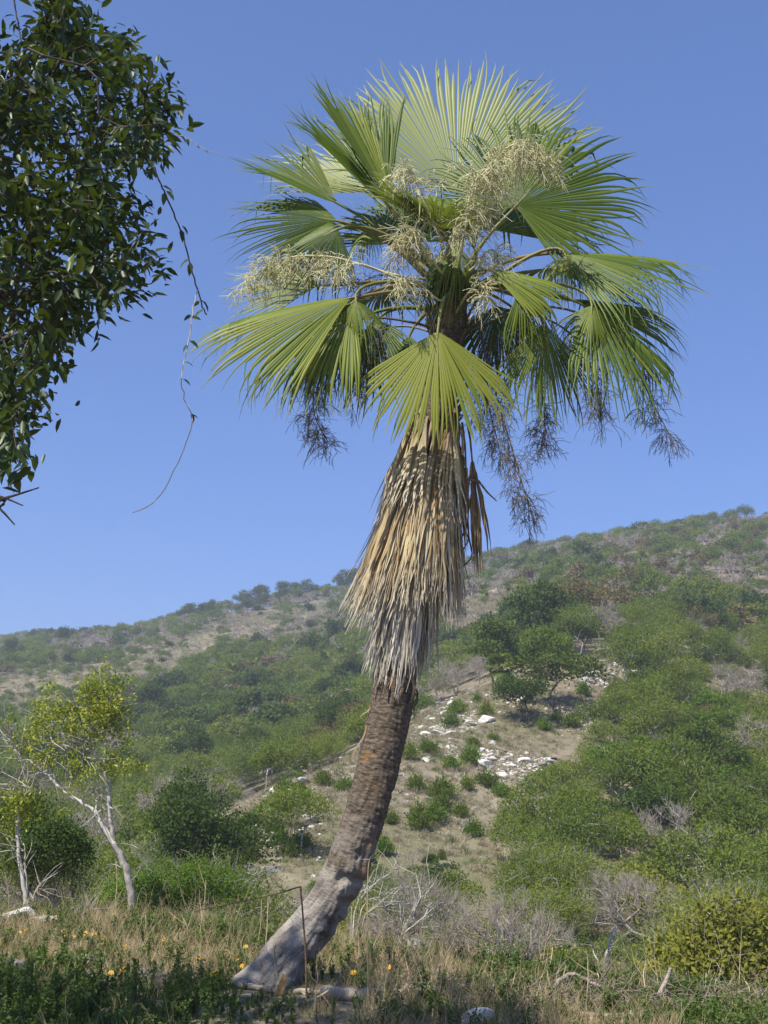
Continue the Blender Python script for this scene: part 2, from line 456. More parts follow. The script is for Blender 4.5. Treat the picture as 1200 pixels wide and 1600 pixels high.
def make_tree(kind, lod, seed):
    """a hillside tree about 4 m tall at the origin; returns (crown mesh or None, trunk mesh)"""
    global rng
    keep = rng; rng = np.random.default_rng(seed)
    H, Wd = {'feather': (3.8, 4.6), 'dark': (4.0, 4.2), 'yellow': (3.4, 3.4), 'rust': (3.6, 4.4), 'bare': (3.4, 3.8), 'bright': (3.0, 4.0), 'umbrella': (5.0, 6.5)}[kind]
    nl = int(rng.integers(8, 13))
    lobes = []
    for q in range(nl):
        a = rng.random() * 6.283; r = math.sqrt(rng.random()) * Wd * .36
        if kind == 'umbrella': z = H * (.52 + .26 * rng.random()); s = Wd * (.13 + .06 * rng.random())
        else:
            hi = 1 - (r / (Wd * .5)) ** 2
            z = H * (.26 + .50 * hi * (.35 + .65 * rng.random())); s = Wd * (.15 + .10 * rng.random())
        lobes.append((r * math.cos(a), r * math.sin(a), z, s))
    lobes = np.array(lobes)
    nf = {0: 11000, 1: 3800, 2: 1000}[lod]; ls = {0: .085, 1: .16, 2: .34}[lod]
    asp = {'feather': .36, 'dark': .62, 'yellow': .55, 'rust': .5, 'bright': .5, 'umbrella': .5, 'bare': .4}[kind]
    nb = {0: 210, 1: 90, 2: 34}[lod]
    # attractors on lobe shells
    wl = lobes[:, 3] ** 2; wl /= wl.sum()
    li = rng.choice(nl, nb, p=wl); dd = rand_dirs(nb); dd[:, 2] = np.where(dd[:, 2] < -.3, -dd[:, 2], dd[:, 2])
    att = lobes[li, :3] + dd * lobes[li, 3:4] * rng.uniform(.55, 1.0, (nb, 1)) * [1, 1, .8]
    att[:, 2] = np.maximum(att[:, 2], .25)
    lean = rng.normal(0, .12, 2)
    th = H * (.3 if kind == 'umbrella' else .22)
    trunk = [np.array((0, 0, -.35)), np.array((lean[0] * .4, lean[1] * .4, th * .4)), np.array((lean[0], lean[1], th))]
    nodes, par = skeleton(trunk, att, stepl=.45 if lod < 2 else .8)
    rad = pipe_radii(par, {0: .006, 1: .010, 2: .02}[lod] * (1.3 if kind == 'bare' else 1), 2.25, .11)
    tb = MB(); limb_mesh(tb, nodes, par, rad, 5 if lod == 0 else 3)
    if kind in ('bare',) or lod == 0:
        # fine twigs
        nt = {0: 1500, 1: 700, 2: 260}[lod] if kind == 'bare' else 250
        b = rng.integers(3, len(nodes), nt); p0 = nodes[b]
        out = unit(p0 - np.array((0, 0, H * .3))); dr = unit(out + rng.normal(0, .6, (nt, 3)) + [0, 0, .25])
        Lt = rng.uniform(.25, .6, nt)[:, None]
        p1 = p0 + dr * Lt * .55 + rng.normal(0, .02, (nt, 3)); p2 = p1 + unit(dr + rng.normal(0, .4, (nt, 3))) * Lt * .45
        rt = {0: .005, 1: .009, 2: .02}[lod]
        tb.segs(p0, p1, np.full(nt, rt), np.full(nt, rt * .75), 3, rng.random(nt)); tb.segs(p1, p2, np.full(nt, rt * .75), np.full(nt, rt * .4), 3, rng.random(nt))
    bm = {'bare': 'twig_grey', 'rust': 'twig_grey', 'dark': 'bark_dark', 'umbrella': 'bark_dark'}.get(kind, 'bark_grey')
    tme = tb.mesh('trunk_' + kind, M[bm])
    cme = None
    if kind != 'bare':
        # leaf sprays around twig tips plus shells of the lobes
        mb = MB()
        n1 = int(nf * .75); ai = rng.integers(0, nb, n1)
        sp = rng.normal(0, 1, (n1, 3)) * {0: .17, 1: .20, 2: .27}[lod]
        p = att[ai] + sp * [1, 1, .75]
        n2 = nf - n1; li2 = rng.choice(nl, n2, p=wl); d2 = rand_dirs(n2); d2[:, 2] = np.where(d2[:, 2] < -.2, -d2[:, 2], d2[:, 2])
        p2 = lobes[li2, :3] + d2 * lobes[li2, 3:4] * rng.normal(.92, .10, (n2, 1)) * [1, 1, .85]
        p = np.vstack([p, p2]); p[:, 2] = np.maximum(p[:, 2], .05)
        outd = unit(p - np.array((0, 0, H * .35)))
        dr = unit(rng.normal(0, .8, (nf, 3)) + outd * .6); nr_ = unit(rng.normal(0, .55, (nf, 3)) + outd * .55 + [0, 0, .55])
        cl = rng.random(nb); var = np.concatenate([cl[ai] * .55 + rng.random(n1) * .45, rng.random(n2)])
        mb.leaves(p, dr, nr_, ls * rng.uniform(.7, 1.35, nf), ls * asp * rng.uniform(.8, 1.25, nf), var)
        lm = {'feather': 'leaf_feather', 'dark': 'leaf_dark', 'yellow': 'leaf_yellow', 'rust': 'leaf_rust', 'bright': 'leaf_bright', 'umbrella': 'leaf_dark'}[kind]
        cme = mb.mesh('crown_' + kind, M[lm])
    rng = keep
    return cme, tme
_lib = {}
NVAR = {0: 3, 1: 4, 2: 4}
def tree_meshes(kind, lod, var):
    key = (kind, lod, var % NVAR[lod])
    if key not in _lib: _lib[key] = make_tree(kind, lod, 1000 + hash((len(kind), kind[0] == 'b', ord(kind[1]), lod, key[2])) % 9973)
    return _lib[key]
def place_tree(kind, pos, scale, label, group, lod=None, rot=None, name=None, sz=None, cat=None, var=None):
    d = pos[1]
    if lod is None: lod = 0 if d < 40 else (1 if d < 125 else 2)
    cme, tme = tree_meshes(kind, lod, int(rng.integers(0, 99)) if var is None else var)
    nm = name or {'feather': 'feathery_tree', 'dark': 'evergreen_tree', 'yellow': 'yellow_tree', 'rust': 'rusty_tree', 'bare': 'leafless_tree', 'bright': 'leafy_shrub', 'umbrella': 'umbrella_tree'}[kind]
    root = empty(nm, pos)
    root.rotation_euler = (0, 0, rng.random() * 6.28 if rot is None else rot)
    root.scale = (scale, scale, scale * (sz or rng.uniform(.85, 1.15)))
    obj('trunk', tme, root)
    if cme: obj('crown', cme, root)
    tag(root, label, cat or {'bright': 'shrub'}.get(kind, 'tree'), group)
    return root

# geometry-node scatter for what nobody could count
def scatter(name, pts, rots, scls, idx, sources, label, cat):
    coll = bpy.data.collections.new(name + '_sources')
    for q, (nm, mes) in enumerate(sources):
        o = bpy.data.objects.new('%s_%02d' % (nm, q), mes); coll.objects.link(o)
    me = bpy.data.meshes.new(name)
    pts = np.asarray(pts, np.float32); me.vertices.add(len(pts)); me.vertices.foreach_set('co', pts.ravel())
    at = me.attributes.new('rot', 'FLOAT_VECTOR', 'POINT'); at.data.foreach_set('vector', np.asarray(rots, np.float32).ravel())
    at = me.attributes.new('scl', 'FLOAT_VECTOR', 'POINT'); at.data.foreach_set('vector', np.asarray(scls, np.float32).ravel())
    at = me.attributes.new('idx', 'INT', 'POINT'); at.data.foreach_set('value', np.asarray(idx, np.int32))
    o = obj(name, me)
    ng = bpy.data.node_groups.new(name, 'GeometryNodeTree')
    ng.interface.new_socket('Geometry', in_out='INPUT', socket_type='NodeSocketGeometry')
    ng.interface.new_socket('Geometry', in_out='OUTPUT', socket_type='NodeSocketGeometry')
    gi = ng.nodes.new('NodeGroupInput'); go = ng.nodes.new('NodeGroupOutput')
    ip = ng.nodes.new('GeometryNodeInstanceOnPoints'); ci = ng.nodes.new('GeometryNodeCollectionInfo')
    ci.inputs['Collection'].default_value = coll; ci.inputs['Separate Children'].default_value = True; ci.inputs['Reset Children'].default_value = True
    ip.inputs['Pick Instance'].default_value = True
    def na_(nm, t):
        n = ng.nodes.new('GeometryNodeInputNamedAttribute'); n.data_type = t; n.inputs['Name'].default_value = nm; return n.outputs[0]
    L = ng.links.new
    L(gi.outputs[0], ip.inputs['Points']); L(ci.outputs[0], ip.inputs['Instance'])
    L(na_('idx', 'INT'), ip.inputs['Instance Index']); L(na_('rot', 'FLOAT_VECTOR'), ip.inputs['Rotation']); L(na_('scl', 'FLOAT_VECTOR'), ip.inputs['Scale'])
    L(ip.outputs[0], go.inputs[0])
    md = o.modifiers.new('scatter', 'NODES'); md.node_group = ng
    return tag(o, label, cat, kind='stuff')

# ------------------------------------------------------------------ the fan palm
PD = 10.0
AX_UV = [(390, 1572, 0), (408, 1550, 0), (426, 1528, .0), (448, 1496, 0), (482, 1456, 0), (516, 1405, 0), (545, 1345, 0), (568, 1280, 0), (586, 1215, 0), (601, 1150, 0), (614, 1090, 0), (626, 1010, 0), (638, 930, 0), (651, 850, 0), (664, 760, 0), (677, 680, 0), (690, 600, 0), (700, 530, 0), (707, 470, 0), (711, 430, 0)]
AX = np.array([P(u, v, PD) for u, v, _ in AX_UV])
_s = np.concatenate([[0], np.cumsum(np.linalg.norm(np.diff(AX, axis=0), axis=1))])
def catmull(pts, n):
    pts = np.asarray(pts, float); m = len(pts)
    p = np.vstack([2 * pts[0] - pts[1], pts, 2 * pts[-1] - pts[-2]])
    t = np.linspace(0, m - 1, n); k = np.minimum(t.astype(int), m - 2); f = (t - k)[:, None]
    a, b, c, d = p[k], p[k + 1], p[k + 2], p[k + 3]
    return .5 * (2 * b + (c - a) * f + (2 * a - 5 * b + 4 * c - d) * f ** 2 + (3 * b - a - 3 * c + d) * f ** 3)
NA = 520
axis = catmull(AX, NA)
axlen = np.concatenate([[0], np.cumsum(np.linalg.norm(np.diff(axis, axis=0), axis=1))])
def axis_at_row(v):
    uu, vv = project(axis); k = int(np.argmin(np.abs(vv - v))); return axis[k], k
_k0 = int(np.argmax(axis[:, 2] > ground_z(axis[:, 0], axis[:, 1])))
palm_root = axis[_k0].copy(); palm_root[2] = float(ground_z(palm_root[0], palm_root[1]))
axlen = axlen - axlen[_k0]
palm = empty('fan_palm', palm_root)
tag(palm, 'tall leaning fan palm with green fan fronds and a shaggy skirt of dead leaves', 'palm tree')
def palm_part(name, mb, mat, parent=None, smooth=True):
    o = obj(name, mb.mesh('palm_' + name, mat, smooth), parent or palm)
    if parent is None: o.location = [-float(c) for c in palm_root]
    return o

def palm_trunk():
    m, nt, out = base_mat('palm_trunk')
    h = attr(nt, 'hh'); a = attr(nt, 'ang')
    cmb = nd(nt, 'ShaderNodeCombineXYZ'); nt.links.new(math_n(nt, 'MULTIPLY', a, .6), cmb.inputs[0]); nt.links.new(math_n(nt, 'MULTIPLY', h, 16.0), cmb.inputs[1])
    oc = objcoord(nt)
    ring = noise(nt, 2.6, 6, cmb.outputs[0], .65)                # fibres running round the stem
    mott = noise(nt, 3.0, 5, oc); fine = noise(nt, 30, 5, oc)
    up = ramp(nt, ring, [(.30, (.035, .026, .02)), (.48, (.125, .098, .072)), (.62, (.21, .17, .13)), (.78, (.38, .33, .27))])
    low = ramp(nt, mott, [(.30, (.12, .095, .085)), (.40, (.26, .23, .20)), (.55, (.40, .365, .32)), (.75, (.52, .48, .43))])
    hm = math_n(nt, 'ADD', h, math_n(nt, 'MULTIPLY', math_n(nt, 'SUBTRACT', mott, .5), 2.2))
    f = ramp(nt, math_n(nt, 'DIVIDE', hm, 4.0), [(.26, (0, 0, 0)), (.36, (1, 1, 1))])
    c = mixc(nt, f, low, up)
    oc2 = ramp(nt, noise(nt, 4.3, 5, oc), [(.62, (0, 0, 0)), (.72, (.75, .75, .75))])
    c = mixc(nt, oc2, c, (.30, .155, .06))                        # orange bare patches
    lich = ramp(nt, noise(nt, 1.7, 5, oc), [(.58, (0, 0, 0)), (.64, (.7, .7, .7))])
    inv = ramp(nt, f, [(0, (1, 1, 1)), (.9, (0, 0, 0))])
    c = mixc(nt, mixc(nt, 1.0, lich, inv, 'MULTIPLY'), c, (.46, .47, .40))
    c = mixc(nt, math_n(nt, 'MULTIPLY', fine, .35), c, (.07, .055, .045))
    bh = math_n(nt, 'ADD', math_n(nt, 'MULTIPLY', ring, .7), math_n(nt, 'MULTIPLY', fine, .5))
    finish(nt, out, c, .9, 0, .15, bump=bh, bs=1.0, bd=.03)
    k = 120
    n = NA
    t = unit(np.gradient(axis, axis=0))
    b0 = np.array((0, 1.0, 0)); a_ = unit(np.cross(b0, t)); b_ = np.cross(t, a_)     # a_ to the right in view, b_ away
    L = axlen
    base_r = np.interp(L, [-.2, .05, .3, .6, 1.2, 2.0, 2.8, 3.2, 4.2, 6.5, L[-1]], [.26, .215, .190, .178, .180, .183, .176, .158, .145, .15, .13])
    ang = np.arange(k) * 2 * math.pi / k
    AA, LL = np.meshgrid(ang, L)
    rings = .0016 * np.sin(LL * 2 * math.pi / .052 + 1.5 * fbm(np.cos(AA) * 2 + LL * 2, np.sin(AA) * 2, 2, 4)) * np.clip((LL - 1.0) / .5, 0, 1)
    lump = (.018 + .030 * np.clip(1.4 - LL, 0, 1)) * fbm(np.cos(AA) * 1.6 + 7, np.sin(AA) * 1.6 + LL * 2.0, 4, 8) + (.010 + .010 * np.clip(1.6 - LL, 0, 1)) * fbm(np.cos(AA) * 5, np.sin(AA) * 5 + LL * 7, 3, 18) + .012 * np.clip(1.5 - LL, 0, 1) * np.abs(fbm(np.cos(AA) * 3 + 3, np.sin(AA) * 3 + LL * 5, 2, 48))
    rip = .007 * fbm(AA * 1.2, LL * 22, 3, 33) * np.clip((LL - .9) / .4, 0, 1)
    rad = base_r[:, None] + rings + lump + rip
    def gouge(row, an, dl, da, depth):
        _, kk = axis_at_row(row)
        x = (LL - L[kk]) / dl; y = (np.angle(np.exp(1j * (AA - an)))) / da
        return depth * np.exp(-(x ** 2 + y ** 2) ** 2)
    for row, an, dl, da, dep in ((1362, -.75, .035, .75, .04), (1372, -1.5, .05, .25, .03), (1300, -.3, .03, .3, .02), (1400, -.35, .07, .55, .075), (1428, -.2, .06, .5, .075), (1458, -.3, .07, .5, .075), (1485, -.5, .06, .4, .05), (1415, -.75, .025, .3, .04), (1445, -.8, .025, .3, .04), (1395, -.9, .03, .4, .028),
                                 (1425, -1.0, .03, .35, .025), (1450, -.9, .04, .45, .025), (1480, -1.2, .08, .35, .03), (1275, -2.0, .02, .3, .018), (1330, -1.3, .05, .22, .02), (1505, -1.7, .09, .4, .035), (1230, -.2, .02, .5, .015), (1180, -1.9, .03, .2, .02)):
        rad = rad - gouge(row, an, dl, da, dep)
    # flared ledge above the long crack
    _, kk = axis_at_row(1352)
    rad = rad + .018 * np.exp(-((LL - L[kk]) / .05) ** 2) * (np.cos(AA + .75) > .2)
    V = axis[:, None] + rad[..., None] * (np.cos(ang)[None, :, None] * a_[:, None] + np.sin(ang)[None, :, None] * b_[:, None])
    i = np.arange(n - 1)[:, None] * k; j = np.arange(k)[None]; j2 = (j + 1) % k
    Q = np.stack([i + j, i + j2, i + k + j2, i + k + j], -1).reshape(-1, 4)
    mb = MB(); mb.add(V, Q, hh=np.repeat(L, k), ang=np.tile(np.abs(ang - math.pi) * 2, n))
    tr = palm_part('trunk', mb, m)
    # loose bark flaps and leaf-base stubs below the skirt
    fm = M['boot'] = bark_mat('palm_boot', (.07, .045, .03), (.24, .17, .11), 18)
    for row, an, l, w in ((1078, -1.9, .17, .05), (1084, -1.3, .15, .06), (1075, -.7, .22, .06), (1080, -2.5, .14, .05), (1092, -.35, .16, .05), (1088, .3, .16, .05), (1082, 1.2, .16, .06), (1080, 2.2, .16, .06), (1160, -2.75, .30, .028), (1128, -2.9, .12, .05)):
        c, kk = axis_at_row(row)
        dirv = math.cos(an) * a_[kk] + math.sin(an) * b_[kk]; sd = np.cross(t[kk], dirv)
        st = np.linspace(0, 1, 6)
        p = np.array([c + dirv * (base_r[kk] + .012 + .035 * s + .02 * math.sin(s * 5 + an)) + t[kk] * (.1 - l * s) for s in st])
        mb = MB(); wv = (w * .5 * (1 - .7 * st))[:, None] * sd[None]
        mb.ribbons(p[None], wv[None], (dirv * .012)[None, None].repeat(6, 1), np.array([rng.random()]), st[None])
        palm_part('bark_flap', mb, fm)
    return t, a_, b_, base_r
tt, ta, tb_, tr_r = palm_trunk()

# -- green fronds
def frond(hu, hv, hd, tu, tv, td, A, hint, fold=0., arch=.3, droop=.35, n=46, fused=.5, foot=None, sag=.12, tint=0., kink=.05, rscale=1.0, pale=0.):
    H = P(hu, hv, PD + hd); Tp = P(tu, tv, PD + td)
    D = Tp - H; R = np.linalg.norm(D) * rscale; D = D / np.linalg.norm(D)
    N = np.asarray(hint, float); N = unit(N - D * (N @ D)); S = np.cross(N, D)
    A = R_(A); K = 12; n = int(n * 1.18)
    th = np.linspace(-A, A, n) + rng.normal(0, .006, n)
    Ls = R * (.66 + .34 * np.cos(th * .55) ** 2) * rng.normal(1, .045, n)
    fu = np.clip(fused + .075 * rng.normal(size=n) + .06 * np.cos(th), .25, .8)
    s = np.linspace(0, 1, K)[None] ** .9
    r = (.02 + .98 * s) * Ls[:, None]
    dth = 2 * A / (n - 1) * .5
    wf = fu * Ls * math.tan(dth)
    rel = (r / Ls[:, None]); free = np.clip((rel - fu[:, None]) / (1 - fu[:, None]), 0, 1)
    w = np.where(free <= 0, r * math.tan(dth), wf[:, None] * (1 - free) ** .75 * .95)
    w = np.maximum(w, .0012)
    # flat layout
    def lay(rx, thx, zz):
        x = rx * np.cos(thx); y = rx * np.sin(thx)
        fo = fold * (1 - np.exp(-np.abs(y) / (.12 * R)))
        y2 = y * np.cos(fo); z2 = np.abs(y) * np.sin(fo) + zz
        ka = arch / R
        xp = np.where(x > 0, np.sin(ka * np.maximum(x, 0)) / max(ka, 1e-4), x); zb = np.where(x > 0, (1 - np.cos(ka * np.maximum(x, 0))) / max(ka, 1e-4), 0)
        return H + xp[..., None] * D + y2[..., None] * S + (z2 - zb)[..., None] * N
    TH = np.repeat(th[:, None], K, 1)
    mid = lay(r, TH, np.zeros_like(r))
    sl = lay(r, TH + w / np.maximum(r, 1e-3), np.zeros_like(r)) - mid
    lift_v = np.cross(unit(np.gradient(mid, axis=1)), unit(sl))
    lift = lift_v * (w * .85)[..., None]
    # droop of the free tips, length-preserving
    g = droop * rng.lognormal(0, .55, n)
    kk = rng.random(n) < kink * 1.8
    dseg = np.diff(mid, axis=1); ln = np.linalg.norm(dseg, axis=2, keepdims=True)
    fr = free[:, 1:]
    wgt = np.clip(g[:, None] * fr ** 1.4 * 1.6, 0, .93)
    kp = rng.uniform(.05, .45, n)
    wgt = np.where(kk[:, None] & (fr > kp[:, None]), .95, wgt)[..., None]
    wob = np.cumsum(rng.normal(0, .055, (n, K - 1, 3)), axis=1) * fr[..., None]
    dn = unit(unit(dseg) * (1 - wgt) + np.array((0, 0, -1.0)) * wgt + wob) * ln
    mid2 = np.concatenate([mid[:, :1], mid[:, :1] + np.cumsum(dn, axis=1)], 1)
    mb = MB(); var = np.clip(rng.normal(.5 + tint, .2, n), 0, 1)
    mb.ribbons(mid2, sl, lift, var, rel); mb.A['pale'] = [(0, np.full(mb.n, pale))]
    bl = palm_part('frond', mb, M['palm_leaf'])
    # petiole and costa
    C0 = P(foot[0], foot[1], PD + foot[2]) if foot else P(706, 470 + rng.uniform(-25, 35), PD)
    ctr = np.array((C0[0], C0[1], C0[2]))
    dl = np.linalg.norm(H - ctr)
    s = np.linspace(0, 1, 12)[:, None]
    c1 = ctr + unit(H - ctr) * dl * .4 + np.array((0, 0, sag * dl * 1.6)); c2 = H - D * dl * .25
    cur = (1 - s) ** 3 * ctr + 3 * (1 - s) ** 2 * s * c1 + 3 * (1 - s) * s ** 2 * c2 + s ** 3 * H
    costa = np.array([lay(np.array(q * R), np.array(0.), np.array(-.004)) for q in (.08, .18, .3, .42)])
    pts = np.vstack([cur, costa]); rad = np.concatenate([np.linspace(.026, .012, 12), [.010, .007, .005, .002]])
    mb = MB(); mb.tube(pts, rad, 6)
    pe = palm_part('petiole', mb, M['petiole'], bl)
    return bl
CAM = (0, -1, -.15)
UP = (0, -.15, 1)
# (hastula u,v,depth offset), (tip u,v,depth offset), half spread deg, normal hint, fold, arch, droop
FR = [
 # top and back
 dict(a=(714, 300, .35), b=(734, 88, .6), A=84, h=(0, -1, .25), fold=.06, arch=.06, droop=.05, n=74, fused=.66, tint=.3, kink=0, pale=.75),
 dict(a=(604, 318, -.25), b=(492, 168, -.1), A=40, h=(.35, -.85, .35), fold=.50, arch=.12, droop=.08, n=36, fused=.56, tint=-.15, kink=.02),
 dict(a=(612, 318, -.3), b=(535, 134, -.2), A=27, h=(.65, -.75, .15), fold=.25, arch=.12, droop=.05, n=24, fused=.62, tint=.2, kink=0),
 dict(a=(684, 358, -.45), b=(560, 285, -.75), A=30, h=(.2, -.55, .8), fold=.5, arch=.1, droop=.1, n=26, fused=.6, tint=.3, kink=.02),
 dict(a=(684, 358, -.5), b=(668, 292, -1.2), A=85, h=(.1, -.55, .8), fold=.3, arch=.2, droop=.15, n=44, tint=.35),
 dict(a=(528, 318, .05), b=(386, 236, .1), A=36, h=(.3, -.85, .5), fold=.4, arch=.15, droop=.10, n=32, fused=.55, tint=.05),
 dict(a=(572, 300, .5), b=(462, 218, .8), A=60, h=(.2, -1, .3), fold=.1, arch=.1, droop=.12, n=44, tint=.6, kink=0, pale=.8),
 dict(a=(526, 345, -.1), b=(356, 312, -.15), A=62, h=(.0, -.85, .5), fold=-.30, arch=.15, droop=.2, n=46, tint=-.25, rscale=1.05),
 dict(a=(528, 358, -.25), b=(408, 410, -.3), A=85, h=(.1, -.9, .35), fold=-.45, arch=.3, droop=.45, n=44, tint=-.3, kink=.12),
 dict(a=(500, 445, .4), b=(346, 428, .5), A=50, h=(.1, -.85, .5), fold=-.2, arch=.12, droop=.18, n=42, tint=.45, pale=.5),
 # big left
 dict(a=(548, 466, -.55), b=(292, 506, -.75), A=52, h=(-.05, -.70, .72), fold=-.42, arch=.22, droop=.25, n=48, fused=.60, tint=.30, kink=.04, rscale=1.04),
 dict(a=(552, 472, -.5), b=(380, 600, -.55), A=58, h=(-.25, -.70, .6), fold=-.35, arch=.3, droop=.4, n=46, fused=.55, tint=.12, kink=.10),
 dict(a=(556, 470, -.6), b=(578, 560, -.75), A=60, h=(0, -.9, .4), fold=-.5, arch=.3, droop=.8, n=26, fused=.30, tint=.3, kink=.15),
 dict(a=(560, 500, -.1), b=(420, 590, .1), A=85, h=(-.4, -.4, .8), fold=-.5, arch=.5, droop=.55, n=48, tint=-.3, kink=.1),
 dict(a=(590, 500, .3), b=(500, 625, .4), A=90, h=(-.4, -.6, .6), fold=-.4, arch=.4, droop=.6, n=44, tint=-.35, kink=.1),
 # front, hanging over the skirt
 dict(a=(684, 518, -.75), b=(670, 694, -.95), A=60, h=(-.05, -.9, .45), fold=-.22, arch=.2, droop=.30, n=38, fused=.56, tint=.65, kink=.0),
 # right
 dict(a=(806, 322, -.05), b=(936, 178, .1), A=112, h=(.15, -.85, .5), fold=-.12, arch=.2, droop=.22, n=62, fused=.52, tint=-.2, kink=.06, rscale=1.04),
 dict(a=(876, 396, -.1), b=(1100, 398, -.2), A=70, h=(.05, -.62, .78), fold=-.35, arch=.2, droop=.38, n=56, tint=-.05, kink=.12, rscale=1.06),
 dict(a=(884, 400, -.2), b=(900, 475, -.35), A=75, h=(.05, -.8, .6), fold=-.4, arch=.3, droop=.8, n=34, fused=.35, tint=.25, kink=.15),
 dict(a=(918, 480, -.35), b=(1086, 575, -.4), A=80, h=(.25, -.6, .75), fold=-.50, arch=.35, droop=.42, n=56, fused=.5, tint=-.15, kink=.14, rscale=1.14),
 dict(a=(925, 478, -.5), b=(920, 575, -.7), A=72, h=(.1, -.85, .5), fold=-.5, arch=.3, droop=.75, n=38, fused=.35, tint=.35, kink=.15),
 dict(a=(900, 470, .2), b=(1074, 480, .5), A=64, h=(.2, -.6, .75), fold=-.3, arch=.25, droop=.35, n=46, tint=-.1, rscale=1.05),
 dict(a=(762, 422, -.65), b=(900, 442, -.9), A=34, h=(.1, -.80, .55), fold=-.5, arch=.3, droop=.35, n=24, fused=.66, tint=.4, kink=.05),
 dict(a=(815, 440, -.75), b=(862, 545, -.8), A=40, h=(.2, -.9, .3), fold=-.4, arch=.3, droop=.6, n=22, fused=.4, tint=.3, kink=.1),
 dict(a=(848, 505, -.5), b=(876, 672, -.5), A=52, h=(.2, -.9, .3), fold=-.35, arch=.15, droop=.5, n=38, tint=.0, kink=.1),
 dict(a=(775, 478, .1), b=(806, 610, .2), A=75, h=(.2, -.9, .4), fold=-.3, arch=.25, droop=.5, n=42, tint=-.35, kink=.1),
 dict(a=(800, 480, .6), b=(905, 560, 1.0), A=80, h=(.3, -.4, .8), fold=-.3, arch=.4, droop=.5, n=42, tint=-.2),
 # centre: young drooping leaves and fillers
 dict(a=(716, 385, -.25), b=(700, 490, -.55), A=55, h=(0, -.8, .6), fold=-.7, arch=.3, droop=.8, n=34, fused=.3, tint=.2, kink=.2),
 dict(a=(690, 395, -.2), b=(668, 480, -.4), A=45, h=(-.2, -.8, .6), fold=-.7, arch=.3, droop=.8, n=24, fused=.3, tint=.05, kink=.2),
 dict(a=(742, 392, -.3), b=(722, 320, -.5), A=30, h=(.1, -.8, .5), fold=.7, arch=.1, droop=.35, n=24, tint=.3, kink=.2),
 dict(a=(575, 362, .2), b=(535, 405, .1), A=80, h=(-.2, -.6, .7), fold=-.4, arch=.4, droop=.8, n=36, fused=.35, tint=.35, kink=.15),
 dict(a=(640, 380, .7), b=(600, 290, 1.3), A=80, h=(0, -.6, .8), fold=-.1, arch=.2, droop=.2, n=44, tint=-.1),
 dict(a=(770, 360, .8), b=(840, 270, 1.6), A=90, h=(0, -.6, .8), fold=-.1, arch=.25, droop=.25, n=44, tint=-.1),
 dict(a=(720, 340, .9), b=(700, 270, 1.9), A=90, h=(0, -.5, .85), fold=-.1, arch=.3, droop=.25, n=44, tint=0.),
 dict(a=(860, 420, .6), b=(960, 400, 1.3), A=80, h=(.1, -.5, .85), fold=-.3, arch=.4, droop=.4, n=44, tint=-.1),
 dict(a=(600, 455, .7), b=(500, 470, 1.4), A=85, h=(-.1, -.5, .85), fold=-.3, arch=.4, droop=.4, n=44, tint=-.1),
 dict(a=(720, 520, .75), b=(735, 620, 1.0), A=90, h=(0, -.4, .8), fold=-.3, arch=.3, droop=.6, n=40, tint=-.2),
 dict(a=(640, 525, .2), b=(618, 600, .2), A=60, h=(-.4, -.7, .5), fold=-.3, arch=.3, droop=.6, n=34, tint=-.1),
]
for q in FR:
    q = dict(q); a = q.pop('a'); b = q.pop('b'); A = q.pop('A'); h = q.pop('h')
    frond(*a, *b, A, h, **q)

# -- leaf-base boots and fibre at the top of the stem
mb = MB()
for q in range(70):
    row = rng.uniform(430, 690); c, kk = axis_at_row(row); an = rng.random() * 6.283
    dv = math.cos(an) * ta[kk] + math.sin(an) * tb_[kk]; sd = np.cross(tt[kk], dv)
    l = rng.uniform(.18, .34); st = np.linspace(0, 1, 5)
    p = np.array([c + dv * (.11 + .11 * s + .02) + tt[kk] * (-.06 + l * s) for s in st])
    wv = (rng.uniform(.03, .055) * (1 - .55 * st))[:, None] * sd[None]
    mb.ribbons(p[None], wv[None], (dv * .02)[None, None].repeat(5, 1), np.array([rng.random()]), st[None])
palm_part('leaf_bases', mb, bark_mat('palm_boots', (.05, .032, .022), (.22, .145, .09), 15))

# -- skirt of dead fronds: shaped by the outline it has in the photograph
def dead_mat():
    m, nt, out = base_mat('dead_frond')
    rnd = nd(nt, 'ShaderNodeObjectInfo').outputs['Random']
    v = attr(nt, 'var'); fr = attr(nt, 'frac'); age = attr(nt, 'age')
    tan = ramp(nt, math_n(nt, 'ADD', math_n(nt, 'MULTIPLY', v, .7), math_n(nt, 'MULTIPLY', rnd, .3)),
               [(0, (.22, .125, .05)), (.22, (.40, .28, .135)), (.5, (.56, .46, .27)), (.8, (.66, .57, .38)), (1, (.52, .50, .44))])
    gry = ramp(nt, v, [(0, (.42, .39, .34)), (.5, (.68, .66, .60)), (1, (.80, .79, .75))])
    wood = ramp(nt, v, [(0, (.13, .10, .075)), (.5, (.25, .205, .155)), (1, (.36, .31, .25))])
    f1 = ramp(nt, fr, [(.05, (1, 1, 1)), (.50, (0, 0, 0))])
    c = mixc(nt, f1, tan, wood)
    f2 = math_n(nt, 'MULTIPLY', ramp(nt, fr, [(.62, (0, 0, 0)), (.98, (1, 1, 1))]), .65)
    c = mixc(nt, math_n(nt, 'MAXIMUM', f2, age), c, gry)
    n = noise(nt, 40, 4, objcoord(nt))
    c = mixc(nt, math_n(nt, 'MULTIPLY', n, .4), c, (.16, .12, .08))
    finish(nt, out, c, .85, .15, .1)
    return m
M['dead'] = dead_mat()
